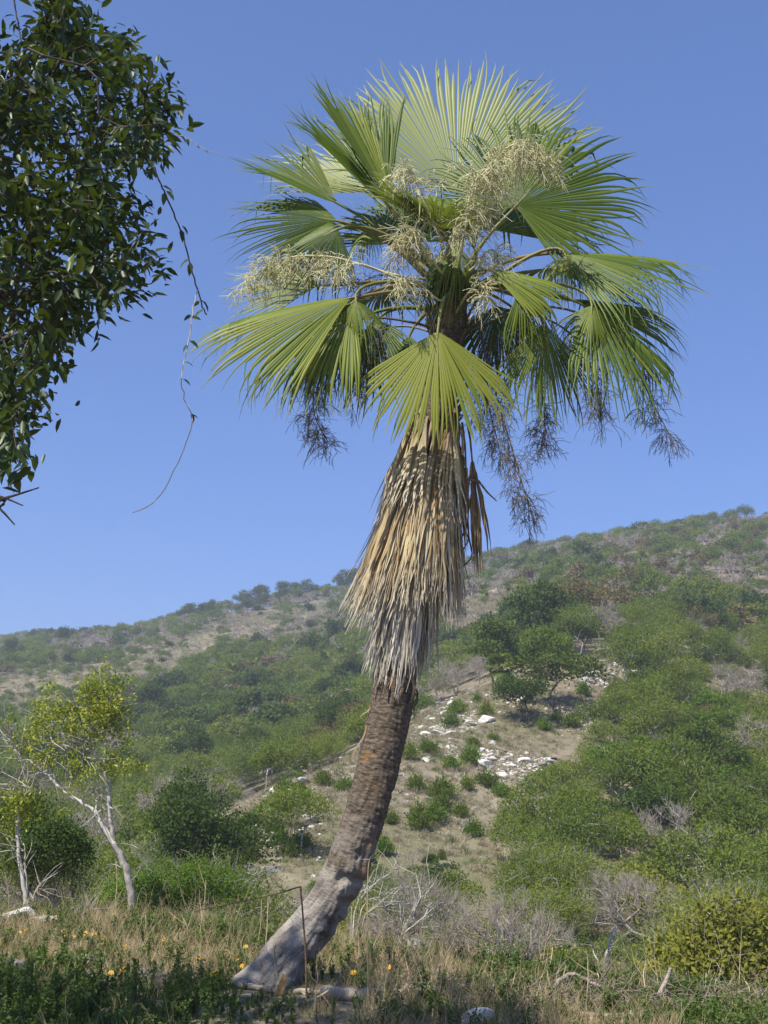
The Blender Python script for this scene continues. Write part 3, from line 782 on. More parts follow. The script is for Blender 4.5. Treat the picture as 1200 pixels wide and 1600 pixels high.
def dead_frond(top_row, end_row, an, spread, rtop, rend, n=26, age=0., w0=.016, name='dead_frond', vm=.48):
    c0, k0 = axis_at_row(top_row); c1, k1 = axis_at_row(end_row)
    K = 11; st = np.linspace(0, 1, K)
    angs = an + np.linspace(-.5, .5, n) * spread + rng.normal(0, .03, n)
    lens = 1.03 - np.abs(rng.normal(0, .13, n)) - .15 * np.abs(np.linspace(-1, 1, n)) ** 2
    mid = np.zeros((n, K, 3)); side = np.zeros((n, K, 3)); lift = np.zeros((n, K, 3)); frac = np.zeros((n, K))
    for q in range(n):
        f = st * lens[q]
        ki = np.clip((k0 + (k1 - k0) * f).astype(int), 0, NA - 1)
        cc = axis[ki]; 
        a = an + (angs[q] - an) * np.clip(.22 + 1.25 * f, 0, 1) + .05 * np.sin(f * 9 + q) * f
        rr_ = rtop + (rend - rtop) * (f ** 1.15) + rng.normal(0, .026) * (.3 + f) + .012 * np.sin(f * 8 + q * 1.7) + .06 * (rng.random() < .10) * f
        dv = np.cos(a)[:, None] * ta[ki] + np.sin(a)[:, None] * tb_[ki]
        sd = unit(np.cross(tt[ki], dv)); tw = rng.normal(0, .6)
        wk = np.cumsum(rng.normal(0, .0075, (K, 3)), 0) * f[:, None]; kn = (rng.random() < .16) * rng.normal(0, .07) * np.clip(f - .72, 0, 1)[:, None] ** 1.0 * 3.0 * (sd + dv * .6)
        mid[q] = cc + dv * rr_[:, None] + rng.normal(0, .004, (K, 3)) + wk + kn
        ww = w0 * rng.uniform(.6, 1.3) * np.clip(.45 + 1.1 * f, 0, 1) * np.clip((1.03 - st) / .5, .12, 1)
        side[q] = ww[:, None] * (sd * math.cos(tw) + dv * math.sin(tw)); lift[q] = dv * (ww * .6)[:, None]; frac[q] = f
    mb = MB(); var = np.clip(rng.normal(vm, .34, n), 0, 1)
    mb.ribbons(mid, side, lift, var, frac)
    mb.A['age'] = [(0, np.full(mb.n, age))]
    return palm_part(name, mb, M['dead'])
# inner, oldest, whitest tier
for q in range(15):
    an = q * 6.283 / 15 + rng.normal(0, .12)
    er = 1078 + rng.normal(0, 14) - (22 if math.cos(an) > .3 else 0)
    dead_frond(860 + rng.uniform(-30, 30), er, an, .85, .17, .215 + rng.uniform(0, .06), n=32, age=.75, w0=.014)
# main tier
for q in range(26):
    an = q * 6.283 / 13 + rng.normal(0, .12); lay = q // 13
    er = 975 + rng.normal(0, 16) - (18 if math.cos(an) > .4 else 0)
    dead_frond(690 + 50 * lay + rng.uniform(-25, 25), er, an, .95, .19 - .0 * lay, (.52 if lay == 0 else .45) + rng.uniform(-.04, .03), n=40, age=.05 + .1 * lay)
for q in range(14):
    an = q * 6.283 / 14 + rng.normal(0, .15)
    dead_frond(650 + rng.uniform(-20, 20), 880 + rng.normal(0, 40), an, .8, .19, .42 + rng.uniform(-.04, .03), n=34, age=0)
for q in range(5): dead_frond(640 + 8 * q, 770 + 14 * q, -.95 + .28 * q, .5, .2, .27, n=24, age=0, vm=-.2)  # dark brown strips at upper right; the crown's shade is put into their colour
# folded petioles lying on the skirt's upper part
mb = MB()
for q in range(46):
    an = rng.random() * 6.283; r0 = rng.uniform(630, 720); r1 = r0 + rng.uniform(70, 150)
    pts = []
    for f in np.linspace(0, 1, 7):
        c, kk = axis_at_row(r0 + (r1 - r0) * f); dv = math.cos(an) * ta[kk] + math.sin(an) * tb_[kk]
        pts.append(c + dv * (.17 + .15 * f + .02 * math.sin(6 * f + q)))
    mb.tube(pts, np.linspace(.022, .012, 7), 5)
palm_part('dead_petioles', mb, bark_mat('dead_petiole', (.12, .09, .07), (.36, .30, .23), 22))
# loose dead fronds hanging free at the side of the skirt
def hanging_dead(uv, d, lens, w, n=14):
    for q_ in range(1):
        p0 = P(uv[0][0], uv[0][1], d); p1 = P(uv[1][0], uv[1][1], d); p2 = P(uv[2][0], uv[2][1], d)
        K = 9; st = np.linspace(0, 1, K)
        mid = np.zeros((n, K, 3)); side = np.zeros((n, K, 3)); lift = np.zeros((n, K, 3)); frac = np.zeros((n, K))
        for q in range(n):
            off = np.array((rng.normal(0, w), rng.normal(0, w), 0)); L = rng.uniform(lens, 1)
            for i_, s in enumerate(st): mid[q, i_] = p1 + (p2 - p1) * s * L + off * min(1, .1 + s * 1.3) + rng.normal(0, .004, 3)
            a = rng.random() * 3.14; ww = .018 * np.clip(.35 + 2 * st, 0, 1) * np.clip((1.02 - st) / .5, .1, 1)
            side[q] = ww[:, None] * np.array((math.cos(a), math.sin(a), 0)); lift[q] = ww[:, None] * .6 * np.array((-math.sin(a), math.cos(a), 0)); frac[q] = .15 + .55 * st
        mb = MB(); mb.ribbons(mid, side, lift, np.clip(rng.normal(.25, .2, n), 0, 1), frac); mb.A['age'] = [(0, np.zeros(mb.n))]
        o = palm_part('dead_frond', mb, M['dead'])
        mb = MB(); mb.tube(np.array([p0, (p0 + p1) / 2 + [.01, 0, 0], p1, p1 + (p2 - p1) * .15]), [.012, .010, .009, .004], 6)
        palm_part('petiole', mb, M['boot'], o)
hanging_dead(((728, 650), (738, 722), (749, 905)), PD - .15, .75, .045, 26)
hanging_dead(((722, 660), (728, 730), (728, 850)), PD + .05, .6, .02, 10)
mb = MB(); mb.tube([P(728, 748, PD - .2), P(748, 752, PD - .22), P(762, 770, PD - .22), P(776, 783, PD - .22)], [.012, .012, .009, .005], 5); palm_part('dead_stalk', mb, M['boot'])
mb = MB()
for q in range(4):
    u0 = 722 + rng.uniform(-3, 3); mb.tube(catmull([P(u0, 740 + q * 25, PD - .1), P(u0 + 8, 760 + q * 25, PD - .12), P(u0 + 4 + 4 * q, 790 + q * 26, PD - .1), P(u0 - 2 + q, 820 + q * 22, PD - .1)], 9), .006, 4)
palm_part('dead_strips', mb, M['boot'])

# -- flower and fruit sprays
def spray(stalk_uv, mat, name, nb=14, bl=.34, nr_=9, rl=.17, start=.35, thick=.0048, droop=.9, rad=.014, spreadw=1.0):
    pts = catmull([P(u, v, PD + d) for u, v, d in stalk_uv], 24)
    mb = MB(); mb.tube(pts, np.linspace(rad, rad * .3, 24), 6)
    st = palm_part(name, mb, mat)
    mb = MB()
    tg = unit(np.gradient(pts, axis=0))
    for q in range(nb):
        f = start + (1 - start) * (q + rng.random() * .6) / nb; k = min(23, int(f * 23))
        dr = unit(tg[k] * .6 + rng.normal(0, .55, 3) * spreadw); L = bl * rng.uniform(.6, 1.15) * (1 - .35 * (f - start) / (1 - start))
        c = [pts[k]]; d_ = dr
        for s in range(6):
            d_ = unit(d_ + np.array((0, 0, -droop * .3))); c.append(c[-1] + d_ * L / 6)
        c = np.array(c); mb.tube(c, np.linspace(thick * 1.2, thick * .7, 7), 3)
        m = nr_
        ki = rng.integers(1, 7, m); p0 = c[ki]
        dd = unit(rng.normal(0, .75, (m, 3)) + d_ * .4); Lr = rl * rng.uniform(.5, 1.2, (m, 1))
        p1 = p0 + dd * Lr * .4; d2 = unit(dd + np.array((0, 0, -droop)) * .9); p2 = p1 + d2 * Lr * .35
        d3 = unit(d2 + rng.normal(0, .35, (m, 3)) + np.array((0, 0, -droop)) * .6); p3 = p2 + d3 * Lr * .3
        var = rng.random(m)
        for a, b, ra in ((p0, p1, 1.), (p1, p2, .9), (p2, p3, .8)): mb.segs(a, b, np.full(m, thick * ra), np.full(m, thick * ra * .85), 3, var)
        # side twigs
        m2 = m * 2; kk = rng.integers(0, m, m2); q0 = p1[kk] + (p2[kk] - p1[kk]) * rng.random((m2, 1)); e = unit(rng.normal(0, .7, (m2, 3)) + d2[kk] * .7 + np.array((0, 0, -droop * .4)))
        mb.segs(q0, q0 + e * rl * rng.uniform(.2, .45, (m2, 1)), np.full(m2, thick * .75), np.full(m2, thick * .5), 3, rng.random(m2))
    palm_part('rachillae', mb, mat, st)
PALE, DARK = M['fruit_pale'], M['fruit_dark']
C_ = (708, 440, 0)
spray([C_, (722, 380, -.35), (740, 310, -.6), (775, 250, -.75), (815, 222, -.8), (855, 250, -.8)], PALE, 'flower_stalk', 28, .36, 12, 0.250, .38, .0037)
spray([C_, (720, 400, -.5), (728, 345, -.8), (738, 290, -.85), (765, 262, -.9)], PALE, 'flower_stalk', 21, .30, 12, 0.225, .35, .0037)
spray([C_, (690, 380, -.4), (668, 320, -.7), (640, 270, -.8), (622, 268, -.85)], PALE, 'flower_stalk', 15, .26, 10, 0.200, .45, .0037)
spray([C_, (685, 420, -.4), (662, 375, -.7), (642, 362, -.85), (628, 390, -.9)], PALE, 'flower_stalk', 15, .28, 10, 0.225, .45, .0037)
spray([C_, (620, 430, -.2), (520, 402, -.35), (440, 405, -.45), (385, 440, -.5)], PALE, 'flower_stalk', 21, .26, 10, 0.213, .50, .0037)
spray([C_, (640, 440, -.3), (560, 412, -.4), (505, 425, -.5)], PALE, 'flower_stalk', 9, .2, 9, 0.188, .68, .0037)
spray([C_, (690, 470, -.5), (650, 440, -.8), (615, 440, -.9)], PALE, 'flower_stalk', 9, .2, 8, 0.188, .6, .0037)
spray([C_, (738, 420, -.3), (765, 390, -.5), (785, 405, -.6)], PALE, 'flower_stalk', 9, .2, 9, 0.188, .55, .0037)
spray([(706, 500, 0), (730, 460, -.5), (752, 445, -.7), (765, 475, -.75)], PALE, 'flower_stalk', 7, .18, 8, 0.175, .6, .0037)
F0 = (704, 530, 0)
spray([F0, (740, 500, .1), (760, 560, .05), (785, 650, 0), (812, 740, 0), (826, 790, 0)], DARK, 'old_fruit_stalk', 28, 0.39, 13, 0.240, .30, .0029, spreadw=1.5, droop=.75)
spray([F0, (780, 505, .2), (830, 560, .2), (850, 640, .2), (846, 710, .2)], DARK, 'old_fruit_stalk', 14, 0.32, 13, 0.216, .5, .0029, spreadw=1.5, droop=.75)
spray([F0, (730, 510, .2), (745, 570, .25), (765, 640, .25), (780, 700, .25)], DARK, 'old_fruit_stalk', 14, 0.32, 13, 0.216, .4, .0029, spreadw=1.5, droop=.75)
spray([F0, (830, 480, -.1), (930, 500, -.2), (985, 560, -.2), (1020, 630, -.2), (1052, 690, -.2)], DARK, 'old_fruit_stalk', 16, 0.34, 11, 0.204, .5, .0029, spreadw=1.5, droop=.75)
spray([F0, (810, 490, .4), (890, 520, .5), (930, 590, .5), (940, 650, .5)], DARK, 'old_fruit_stalk', 19, 0.32, 11, 0.216, .5, .0029, spreadw=1.5, droop=.75)
spray([F0, (650, 505, -.1), (560, 500, -.1), (500, 560, -.1), (490, 640, -.1), (512, 690, -.1)], DARK, 'old_fruit_stalk', 21, 0.34, 13, 0.216, .52, .0029, spreadw=1.5, droop=.75)
spray([F0, (640, 510, .2), (590, 520, .2), (555, 570, .2), (545, 610, .2)], DARK, 'old_fruit_stalk', 14, 0.30, 11, 0.204, .45, .0029, spreadw=1.5, droop=.75)
spray([C_, (650, 440, .3), (590, 430, .5), (540, 460, .5)], DARK, 'old_fruit_stalk', 8, 0.29, 10, 0.192, .5, .0029, spreadw=1.5, droop=.75)

# ------------------------------------------------------------------ the near tree reaching in from the side
OUT = [(-20, 60), (40, 78), (62, 55), (78, -30), (112, -20), (118, 30), (150, 28), (165, 60), (205, 70), (232, 95), (255, 140), (270, 195), (264, 225), (232, 262), (215, 300), (240, 380), (247, 402), (232, 470), (196, 440), (168, 490), (130, 520), (88, 530), (84, 562), (50, 590), (74, 632), (40, 670), (30, 700), (42, 738), (-20, 745)]
nt_root = Gx(-4.7, 4.6)
near_tree = empty('broadleaf_tree', nt_root)
tag(near_tree, 'dark glossy-leaved tree whose crown hangs over the grassy bench beside the palm', 'tree')
def nt_part(name, mb, mat, smooth=True):
    o = obj(name, mb.mesh('near_' + name, mat, smooth), near_tree); o.location = [-float(c) for c in nt_root]; return o
att = []
while len(att) < 560:
    u = rng.uniform(-20, 275); v = rng.uniform(-20, 745)
    if inpoly(u, v, OUT) and fbm(u / 55, v / 55, 3, 77) > -.42: att.append(P(u, v, rng.uniform(4.0, 5.6)))
n_in = len(att)
while len(att) < 1500:                       # the rest of the crown, beside and above the frame
    p = np.array((rng.uniform(-7.3, -1.0), rng.uniform(2.0, 6.8), rng.uniform(2.6, 8.6)))
    q = (p - (-4.55, 4.65, 5.5)) / (2.75, 2.0, 3.0)
    if q @ q > 1 or q @ q < .12: continue
    uu, vv = project(p)
    if uu > -30 and vv > -40: continue
    if vv <= -40 and uu > 150: continue
    att.append(p)
att = np.array(att)
tk = [nt_root + (0, 0, -.3), nt_root + (.05, 0, .9), nt_root + (.15, .05, 1.9), nt_root + (.1, 0, 2.9), nt_root + (.2, .1, 4.2), nt_root + (.15, .1, 5.6)]
nodes, par = skeleton(tk, att, stepl=.3, bias=.18)
rad = pipe_radii(par, .0030, 2.5, .15)
mb = MB(); limb_mesh(mb, nodes, par, rad, 6); nt_part('trunk', mb, M['bark_dark'])
# leaves in whorled sprays at the twig tips
lp, ldr, lnr, lvar, lL = [], [], [], [], []
pend = {}
isleaf = np.ones(len(nodes), bool); isleaf[par[par >= 0]] = False
tips = np.where(isleaf | (rng.random(len(nodes)) < .55))[0]
for k in tips:
    if par[k] < 0 or rad[k] > .02: continue
    a = nodes[par[k]]; b = nodes[k]; d = unit(b - a)
    uk, vk = project(b); inf = uk > -10 and vk > -10
    nl = int((rng.integers(17, 28) if isleaf[k] else rng.integers(7, 14)) * (1.0 if inf else 2.8))
    clv = rng.random()
    for q in range(nl):
        f = rng.uniform(.15, 1.0); p = a + (b - a) * f + rng.normal(0, .045, 3)
        dr = unit(d * .6 + rng.normal(0, .55, 3) + np.array((0, 0, -.25)))
        lp.append(p); ldr.append(dr); lnr.append(unit(rng.normal(0, .45, 3) + np.array((0, -.1, .9)))); lvar.append(clv * .45 + rng.random() * .55); lL.append(rng.uniform(.05, .085) * (1 if inf else 1.15))
lp = np.array(lp); ldr = np.array(ldr); lnr = np.array(lnr); lvar = np.array(lvar); lL = np.array(lL)
uu, vv = project(lp)
dist = np.linalg.norm(lp - (0, 0, CAM_Z), axis=1)
size = np.where((uu > 0) & (uu < 1200) & (vv > 0) & (vv < 1600), lL / dist, 0)
pick = np.zeros(len(lp), bool); pick[np.argsort(-size)[:300]] = True
mb = MB(); s_ = ~pick; mb.leaves(lp[s_], ldr[s_], lnr[s_], lL[s_], lL[s_] * .36, lvar[s_], six=True)
crown = nt_part('crown', mb, M['tree_leaf'])
crown['kind'] = 'stuff'
leaf_me = []
for q in range(6):
    mb = MB(); mb.leaves(np.zeros((1, 3)), [[1, 0, 0]], [[0, 0, 1]], 1.0, .34 + .02 * q, np.array([q / 6 + .1]), six=True, curl=.08 + .05 * q); leaf_me.append(mb.mesh('near_leaf', M['tree_leaf']))
for k in np.where(pick)[0]:
    o = obj('leaf', leaf_me[int(lvar[k] * 5.99)], near_tree)
    x = ldr[k]; y = unit(np.cross(lnr[k], x)); z = np.cross(x, y); L = lL[k]
    mm = Matrix([[x[0] * L, y[0] * L, z[0] * L, lp[k][0] - nt_root[0]], [x[1] * L, y[1] * L, z[1] * L, lp[k][1] - nt_root[1]], [x[2] * L, y[2] * L, z[2] * L, lp[k][2] - nt_root[2]], [0, 0, 0, 1]])
    o.matrix_local = mm
# bare twigs poking out below the crown
for pl in ([(-60, 800), (0, 781), (30, 772), (61, 762)], [(-60, 765), (0, 776), (36, 790)], [(-30, 770), (0, 795), (23, 820)]):
    mb = MB(); mb.tube(catmull([P(u, v, 4.4) for u, v in [(-420, 700)] + pl], 14), np.linspace(.011, .0028, 14), 5); nt_part('bare_twig', mb, M['bark_dark'])

# ------------------------------------------------------------------ climbing vines dangling from that tree
def vine(name, uv, d, r0, r1, leaves, label, mat):
    pts = catmull([P(u, v, d) for u, v in uv], 40)
    root = empty(name, pts[0]); tag(root, label, 'vine')
    mb = MB(); mb.tube(pts + rng.normal(0, .002, pts.shape), np.linspace(r0, r1, 40), 5); o = obj('stem', mb.mesh('vine_stem', mat), root); o.location = [-float(c) for c in pts[0]]
    for (u, v, du, dv, L) in leaves:
        p = P(u, v, d); q = P(u + du, v + dv, d); dr = unit(q - p)
        mb = MB(); mb.leaves(p[None] - pts[0], dr[None], unit(np.array([[.3, -.7, .6]]) + rng.normal(0, .3, (1, 3))), L, L * .42, np.array([rng.random()]), six=True, curl=.3)
        obj('leaf', mb.mesh('vine_leaf', M['vine_leaf']), root)
vine('vine', [(222, 225), (236, 255), (250, 285), (262, 312), (276, 345), (288, 378), (299, 420), (308, 452), (316, 478), (322, 492)], 4.6, .0042, .0030,
     [(238, 258, 6, 22, .06), (240, 262, -10, 16, .055), (252, 290, 20, 6, .06), (258, 300, -4, 25, .06), (260, 298, 18, 16, .055), (282, 358, 6, 20, .06), (284, 352, 8, 8, .05), (297, 405, -16, 8, .06), (298, 410, -2, 20, .06), (314, 468, 14, 14, .065), (318, 484, -16, 8, .05), (312, 470, -6, 5, .04)],
     'dark leafy vine dangling from the glossy tree towards the palm fronds', M['bark_dark'])
vine('vine', [(308, 452), (302, 480), (299, 510), (292, 548), (284, 585), (284, 606), (292, 630), (300, 650), (299, 668), (288, 700), (272, 736), (250, 775), (232, 790), (207, 802)], 4.6, .0030, .0022,
     [(300, 492, -12, 6, .045), (298, 495, 16, 2, .045), (296, 532, 14, 8, .05), (294, 538, -8, 8, .04), (288, 565, 12, 3, .045), (285, 592, 12, 6, .045), (299, 645, 4, 12, .045), (300, 648, 6, 2, .03)],
     'thin pale vine tendril trailing free below the leafy vine', M['vine_stem'])
vine('vine', [(262, 205), (280, 211), (295, 218), (310, 228), (328, 237), (346, 244)], 4.5, .0022, .0012,
     [(282, 212, 12, 10, .04), (292, 216, 4, 14, .035), (308, 226, 6, 8, .02), (320, 234, 6, 4, .02)], 'short pale vine tip sticking out sideways from the crown edge', M['vine_stem'])
vine('vine', [(20, -20), (24, 10), (28, 35), (32, 58), (40, 85)], 4.6, .004, .003,
     [(24, 25, -18, -4, .055), (26, 32, -20, 14, .055), (34, 40, 18, 2, .05), (44, 75, 8, -6, .045), (26, 36, -16, 30, .05)], 'leafy vine rising above the top of the glossy tree', M['bark_dark'])

# ------------------------------------------------------------------ slender pale-barked tree on the bench
def pale_tree(name, root, limbs, clusters, label, leafmat, leaf_n=46, spread=.17, d=16.0, bark='bark_pale', leafL=.055, ntw=14):
    e = empty(name, root); tag(e, label, 'tree')
    mb = MB(); tw = MB()
    for uv, r0, r1 in limbs:
        pts = catmull([P(u, v, d + (o[0] if o else 0)) for u, v, *o in uv], 5 * len(uv)); pts = pts + rng.normal(0, .006, pts.shape)
        mb.tube(pts, np.linspace(r0, r1, len(pts)), 8)
        for q in range(ntw if r1 < .03 else 4):                     # side twigs
            k = rng.integers(len(pts) // 3, len(pts)); L = rng.uniform(.25, .6); c = [pts[k]]; dv = unit(rng.normal(0, .6, 3) + (pts[min(k + 1, len(pts) - 1)] - pts[k - 1]) / .1 * .5 + np.array((0, 0, .35)))
            for s in range(4): dv = unit(dv + rng.normal(0, .22, 3)); c.append(c[-1] + dv * L / 4)
            mb.tube(c, np.linspace(.008, .003, 5), 4)
    o = obj('trunk', mb.mesh('pale_trunk', M[bark]), e); o.location = [-float(c) for c in root]
    lf = MB()
    for (u, v, rpx, n) in clusters:
        c0 = P(u, v, d); sc = rpx / F * d
        for q in range(n):
            c = c0 + rng.normal(0, .5, 3) * sc * [1, .9, .9]
            m = int(rng.integers(leaf_n // 2, leaf_n)); cl = rng.random()
            p = c + rng.normal(0, .065, (m, 3)); dr = unit(rng.normal(0, .7, (m, 3)) + [0, 0, -.1]); nr = unit(rng.normal(0, .6, (m, 3)) + [0, -.2, .6])
            lf.leaves(p, dr, nr, leafL * rng.uniform(.7, 1.3, m), leafL * .5, cl * .5 + rng.random(m) * .5)
            # twig to the cluster
            mb2 = None
    o = obj('crown', lf.mesh('pale_crown', M[leafmat]), e); o.location = [-float(c) for c in root]
    return e
sl = G(207, 15.6)
M['leaf_lime'] = leaf_mat('leaf_lime', [(0, (.13, .19, .02)), (.5, (.27, .31, .03)), (1, (.46, .42, .05))], trans=.35, rough=.55, objw=.0)
vb = project(sl)[1]
pale_tree('slender_tree', sl, [
    ([(207, vb + 8), (204, 1390), (194, 1350), (178, 1318)], .055, .042),
    ([(178, 1318), (174, 1288), (170, 1250), (167, 1225), (162, 1205)], .030, .024),
    ([(162, 1205), (154, 1188), (146, 1175), (128, 1169), (108, 1166), (86, 1157), (70, 1140), (62, 1118)], .024, .008),
    ([(162, 1205), (164, 1180), (163, 1150), (158, 1118), (152, 1085)], .022, .007),
    ([(163, 1160), (172, 1140), (176, 1115), (172, 1092)], .014, .006),
    ([(146, 1175), (138, 1150), (126, 1128), (118, 1100)], .014, .006),
    ([(178, 1318), (160, 1288), (148, 1268), (128, 1254), (106, 1240), (84, 1222), (66, 1202), (40, 1186), (14, 1165)], .034, .008),
    ([(100, 1236), (84, 1212), (76, 1190), (70, 1175)], .014, .005),
    ([(148, 1268), (152, 1250), (151, 1230)], .010, .006), ([(106, 1240), (112, 1215), (100, 1195)], .010, .004),
    ([(40, 1186), (26, 1172), (16, 1150)], .008, .004), ([(128, 1196), (130, 1180), (129, 1150)], .007, .004)],
    [(160, 1085, 34, 22), (140, 1110, 40, 20), (175, 1118, 34, 22), (150, 1075, 26, 11), (125, 1125, 34, 9), (80, 1112, 44, 8), (60, 1130, 40, 9), (45, 1160, 34, 8), (70, 1170, 34, 8), (100, 1095, 40, 6), (182, 1192, 30, 11), (208, 1186, 16, 4), (130, 1200, 34, 9), (115, 1178, 30, 8), (36, 1125, 24, 6), (190, 1150, 16, 4)],
    'slender pale-barked forked tree with thin yellow-green leaves on the grassy bench', 'leaf_lime', d=15.6)
s2 = G(44, 16.4); vb2 = project(s2)[1]
pale_tree('slender_tree', s2, [([(44, vb2 + 8), (36, 1375), (30, 1345), (27, 1300), (29, 1262)], .035, .02), ([(44, vb2), (40, 1360), (38, 1320)], .018, .006), ([(29, 1262), (20, 1240), (12, 1225)], .015, .005), ([(29, 1262), (40, 1242), (44, 1228)], .015, .005), ([(46, vb2), (55, 1395), (64, 1388)], .012, .006)],
    [(26, 1262, 34, 14), (10, 1248, 28, 8), (44, 1250, 28, 9), (22, 1285, 24, 5)], 'thin crooked pale stem with a small yellowish crown beside a dark evergreen', 'leaf_lime', d=16.4, ntw=8)

# ------------------------------------------------------------------ trees and shrubs placed one by one
def at_uv(u, d): return G(u, d)
n_ = place_tree
def singles():
    # beside and behind the bench
    n_('dark', G(62, 19.5), .62, 'dense dark evergreen behind the thin crooked pale stem', None, lod=0)
    n_('feather', G(118, 20.5), .66, 'broad mid-green feathery tree behind the slender pale-barked tree', None, lod=0)
    n_('bright', G(280, 18.0), .55, 'low bright green shrub on the bench edge beside the slender tree', None, lod=0)
    n_('bright', G(238, 18.5), .50, 'green shrub at the foot of the slender pale-barked tree', None, lod=0)
    n_('feather', G(215, 25), .75, 'feathery tree with bare white twigs beyond the bench edge', None, lod=0)
    n_('bare', G(268, 23), .42, 'small bleached leafless bush above the low green shrub', None, lod=0)
    n_('bright', G(640, 21.5), 1.12, 'bright green bushy shrub just behind the leaning palm trunk', None, lod=0)
    n_('bright', G(745, 25), 1.25, 'wide bright green shrub at the foot of the rocky slope', None, lod=0)
    n_('yellow', G(1078, 19.5), 1.12, 'yellow-green shrub with bronze leaf tips at the edge of the drop', None, lod=0)
    n_('yellow', G(1150, 20.5), 1.05, 'small yellow-green shrub beside the dry grass tussocks', None, lod=0)
    n_('yellow', G(1215, 27), 1.0, 'yellowish tree rising among the green trees of the gully', None, lod=0)
    # on the rocky slope and hillside
    n_('dark', G(868, 78.5), 1.55, 'dark round-headed tree casting a shadow on the rocky slope', None, lod=1, var=0, rot=.4)
    n_('dark', G(822, 76.0), 1.15, 'smaller dark tree standing against the round-headed tree on the rocky slope', None, lod=1, var=1)
    n_('dark', G(775, 92), 1.7, 'broad evergreen at the top edge of the rocky slope', None, lod=1)
    n_('dark', G(850, 104), 1.9, 'big dark evergreen above the top of the rocky slope', None, lod=1)
    n_('rust', G(905, 118), 1.9, 'wide rust-brown half-leafless tree on the upper slope', None, lod=1)
    n_('bare', G(945, 108), 1.35, 'fan-shaped grey leafless tree above the rocky slope', None, lod=1)
    n_('dark', G(225, 165), 2.0, 'dark domed evergreen standing out from the pale green hillside', None, lod=1)
    n_('dark', G(655, 140), 1.5, 'dark evergreen behind the hanging dead fronds', None, lod=1)
    n_('dark', G(1012, 52), 1.0, 'dark rounded evergreen among feathery trees of the right gully', None, lod=1)
    n_('bare', G(1185, 70), 1.3, 'large grey leafless bush among the green trees', None, lod=1)
    for u, d, s, k in ((285, 340, 2.0, 'dark'), (325, 335, 1.7, 'dark'), (372, 352, 1.8, 'dark'), (400, 352, 1.9, 'dark'), (436, 350, 2.2, 'dark'), (455, 350, 1.7, 'dark'), (482, 348, 2.0, 'dark'), (512, 348, 1.4, 'dark'), (538, 346, 2.1, 'dark'), (556, 344, 2.3, 'dark')):
        n_(k, G(u, d), s, 'dark tree standing on the skyline ridge beyond the palm', 'ridge-top trees', lod=1)
    n_('umbrella', G(842, 338) - (0, 0, 1.0), 1.25, 'flat-topped umbrella tree on the skyline between the hanging fruit stalks and the hilltop', None, lod=1)
    n_('umbrella', G(1112, 300) - (0, 0, 1.0), 1.2, 'upright dark tree on the hilltop skyline', None, lod=1)
    n_('umbrella', G(1190, 298) - (0, 0, 1.2), 1.7, 'wide flat-topped tree at the highest point of the hill', None, lod=1)
singles()

# small fan palms scattered over the hillside
def small_palm_meshes(seed):
    global rng
    keep = rng; rng = np.random.default_rng(seed)
    mb = MB()
    for q in range(26):
        a = q * 2.4; el = rng.uniform(-.7, 1.2); D = np.array((math.cos(a) * math.cos(el), math.sin(a) * math.cos(el), math.sin(el)))
        c = np.array((0, 0, 1.5)) + D * .55; N = unit(np.array((0, 0, 1.)) + .3 * D); N = unit(N - D * (N @ D)); S = np.cross(N, D)
        m = 16; th = np.linspace(-1.5, 1.5, m); dr = np.cos(th)[:, None] * D + np.sin(th)[:, None] * S + np.array((0, 0, -.15))
        mb.leaves(np.repeat(c[None], m, 0), dr, np.repeat(N[None], m, 0), .8, .12, rng.random(m) * .5 + (.5 if el > .2 else .1), curl=.3)
        mb.tube([np.array((0, 0, 1.45)), c], .02, 3)
    cm = mb.mesh('small_palm_crown', M['palm_leaf'])
    mb = MB(); mb.tube([(0, 0, -.2), (.03, 0, .6), (0, .02, 1.5)], [.16, .13, .12], 7); tm = mb.mesh('small_palm_trunk', M['bark_grey'])
    mb = MB(); m = 60; a = rng.random(m) * 6.28; p = np.stack([np.cos(a) * .14, np.sin(a) * .14, np.full(m, 1.5)], 1); d = np.stack([np.cos(a) * .35, np.sin(a) * .35, -np.ones(m)], 1)
    mb.leaves(p, d, np.stack([np.cos(a), np.sin(a), np.zeros(m)], 1), rng.uniform(.5, .95, m), .07, rng.random(m)); sm = mb.mesh('small_palm_skirt', M['straw'])
    rng = keep
    return cm, tm, sm
spm = [small_palm_meshes(3), small_palm_meshes(4)]
for u, d, s, lab in ((466, 84, .85, 'small yellow-green fan palm at the edge of the rocky slope'), (784, 86, 1.05, 'small fan palm beside the dark trees on the rocky slope'),
                  (405, 205, 2.0, None), (360, 192, 2.0, None), (268, 190, 1.8, None), (505, 190, 2.0, None), (537, 188, 2.1, None), (388, 196, 1.7, None), (735, 240, 2.2, None), (830, 250, 2., None), (150, 200, 1.7, None), (1020, 200, 1.9, None), (760, 205, 1.8, None)):
    e = empty('small_fan_palm', G(u, d)); s = s * (1 if lab else .5); e.scale = (s, s, s * (1.15 if lab else 1.9)); e.rotation_euler = (0, 0, rng.random() * 6)
    tag(e, lab or 'tiny fan palm poking out of the far hillside scrub', 'palm tree', None if lab else 'fan palms on the far hillside')
    a, b, c = spm[int(rng.integers(0, 2))]; obj('crown', a, e); obj('trunk', b, e); obj('skirt', c, e)

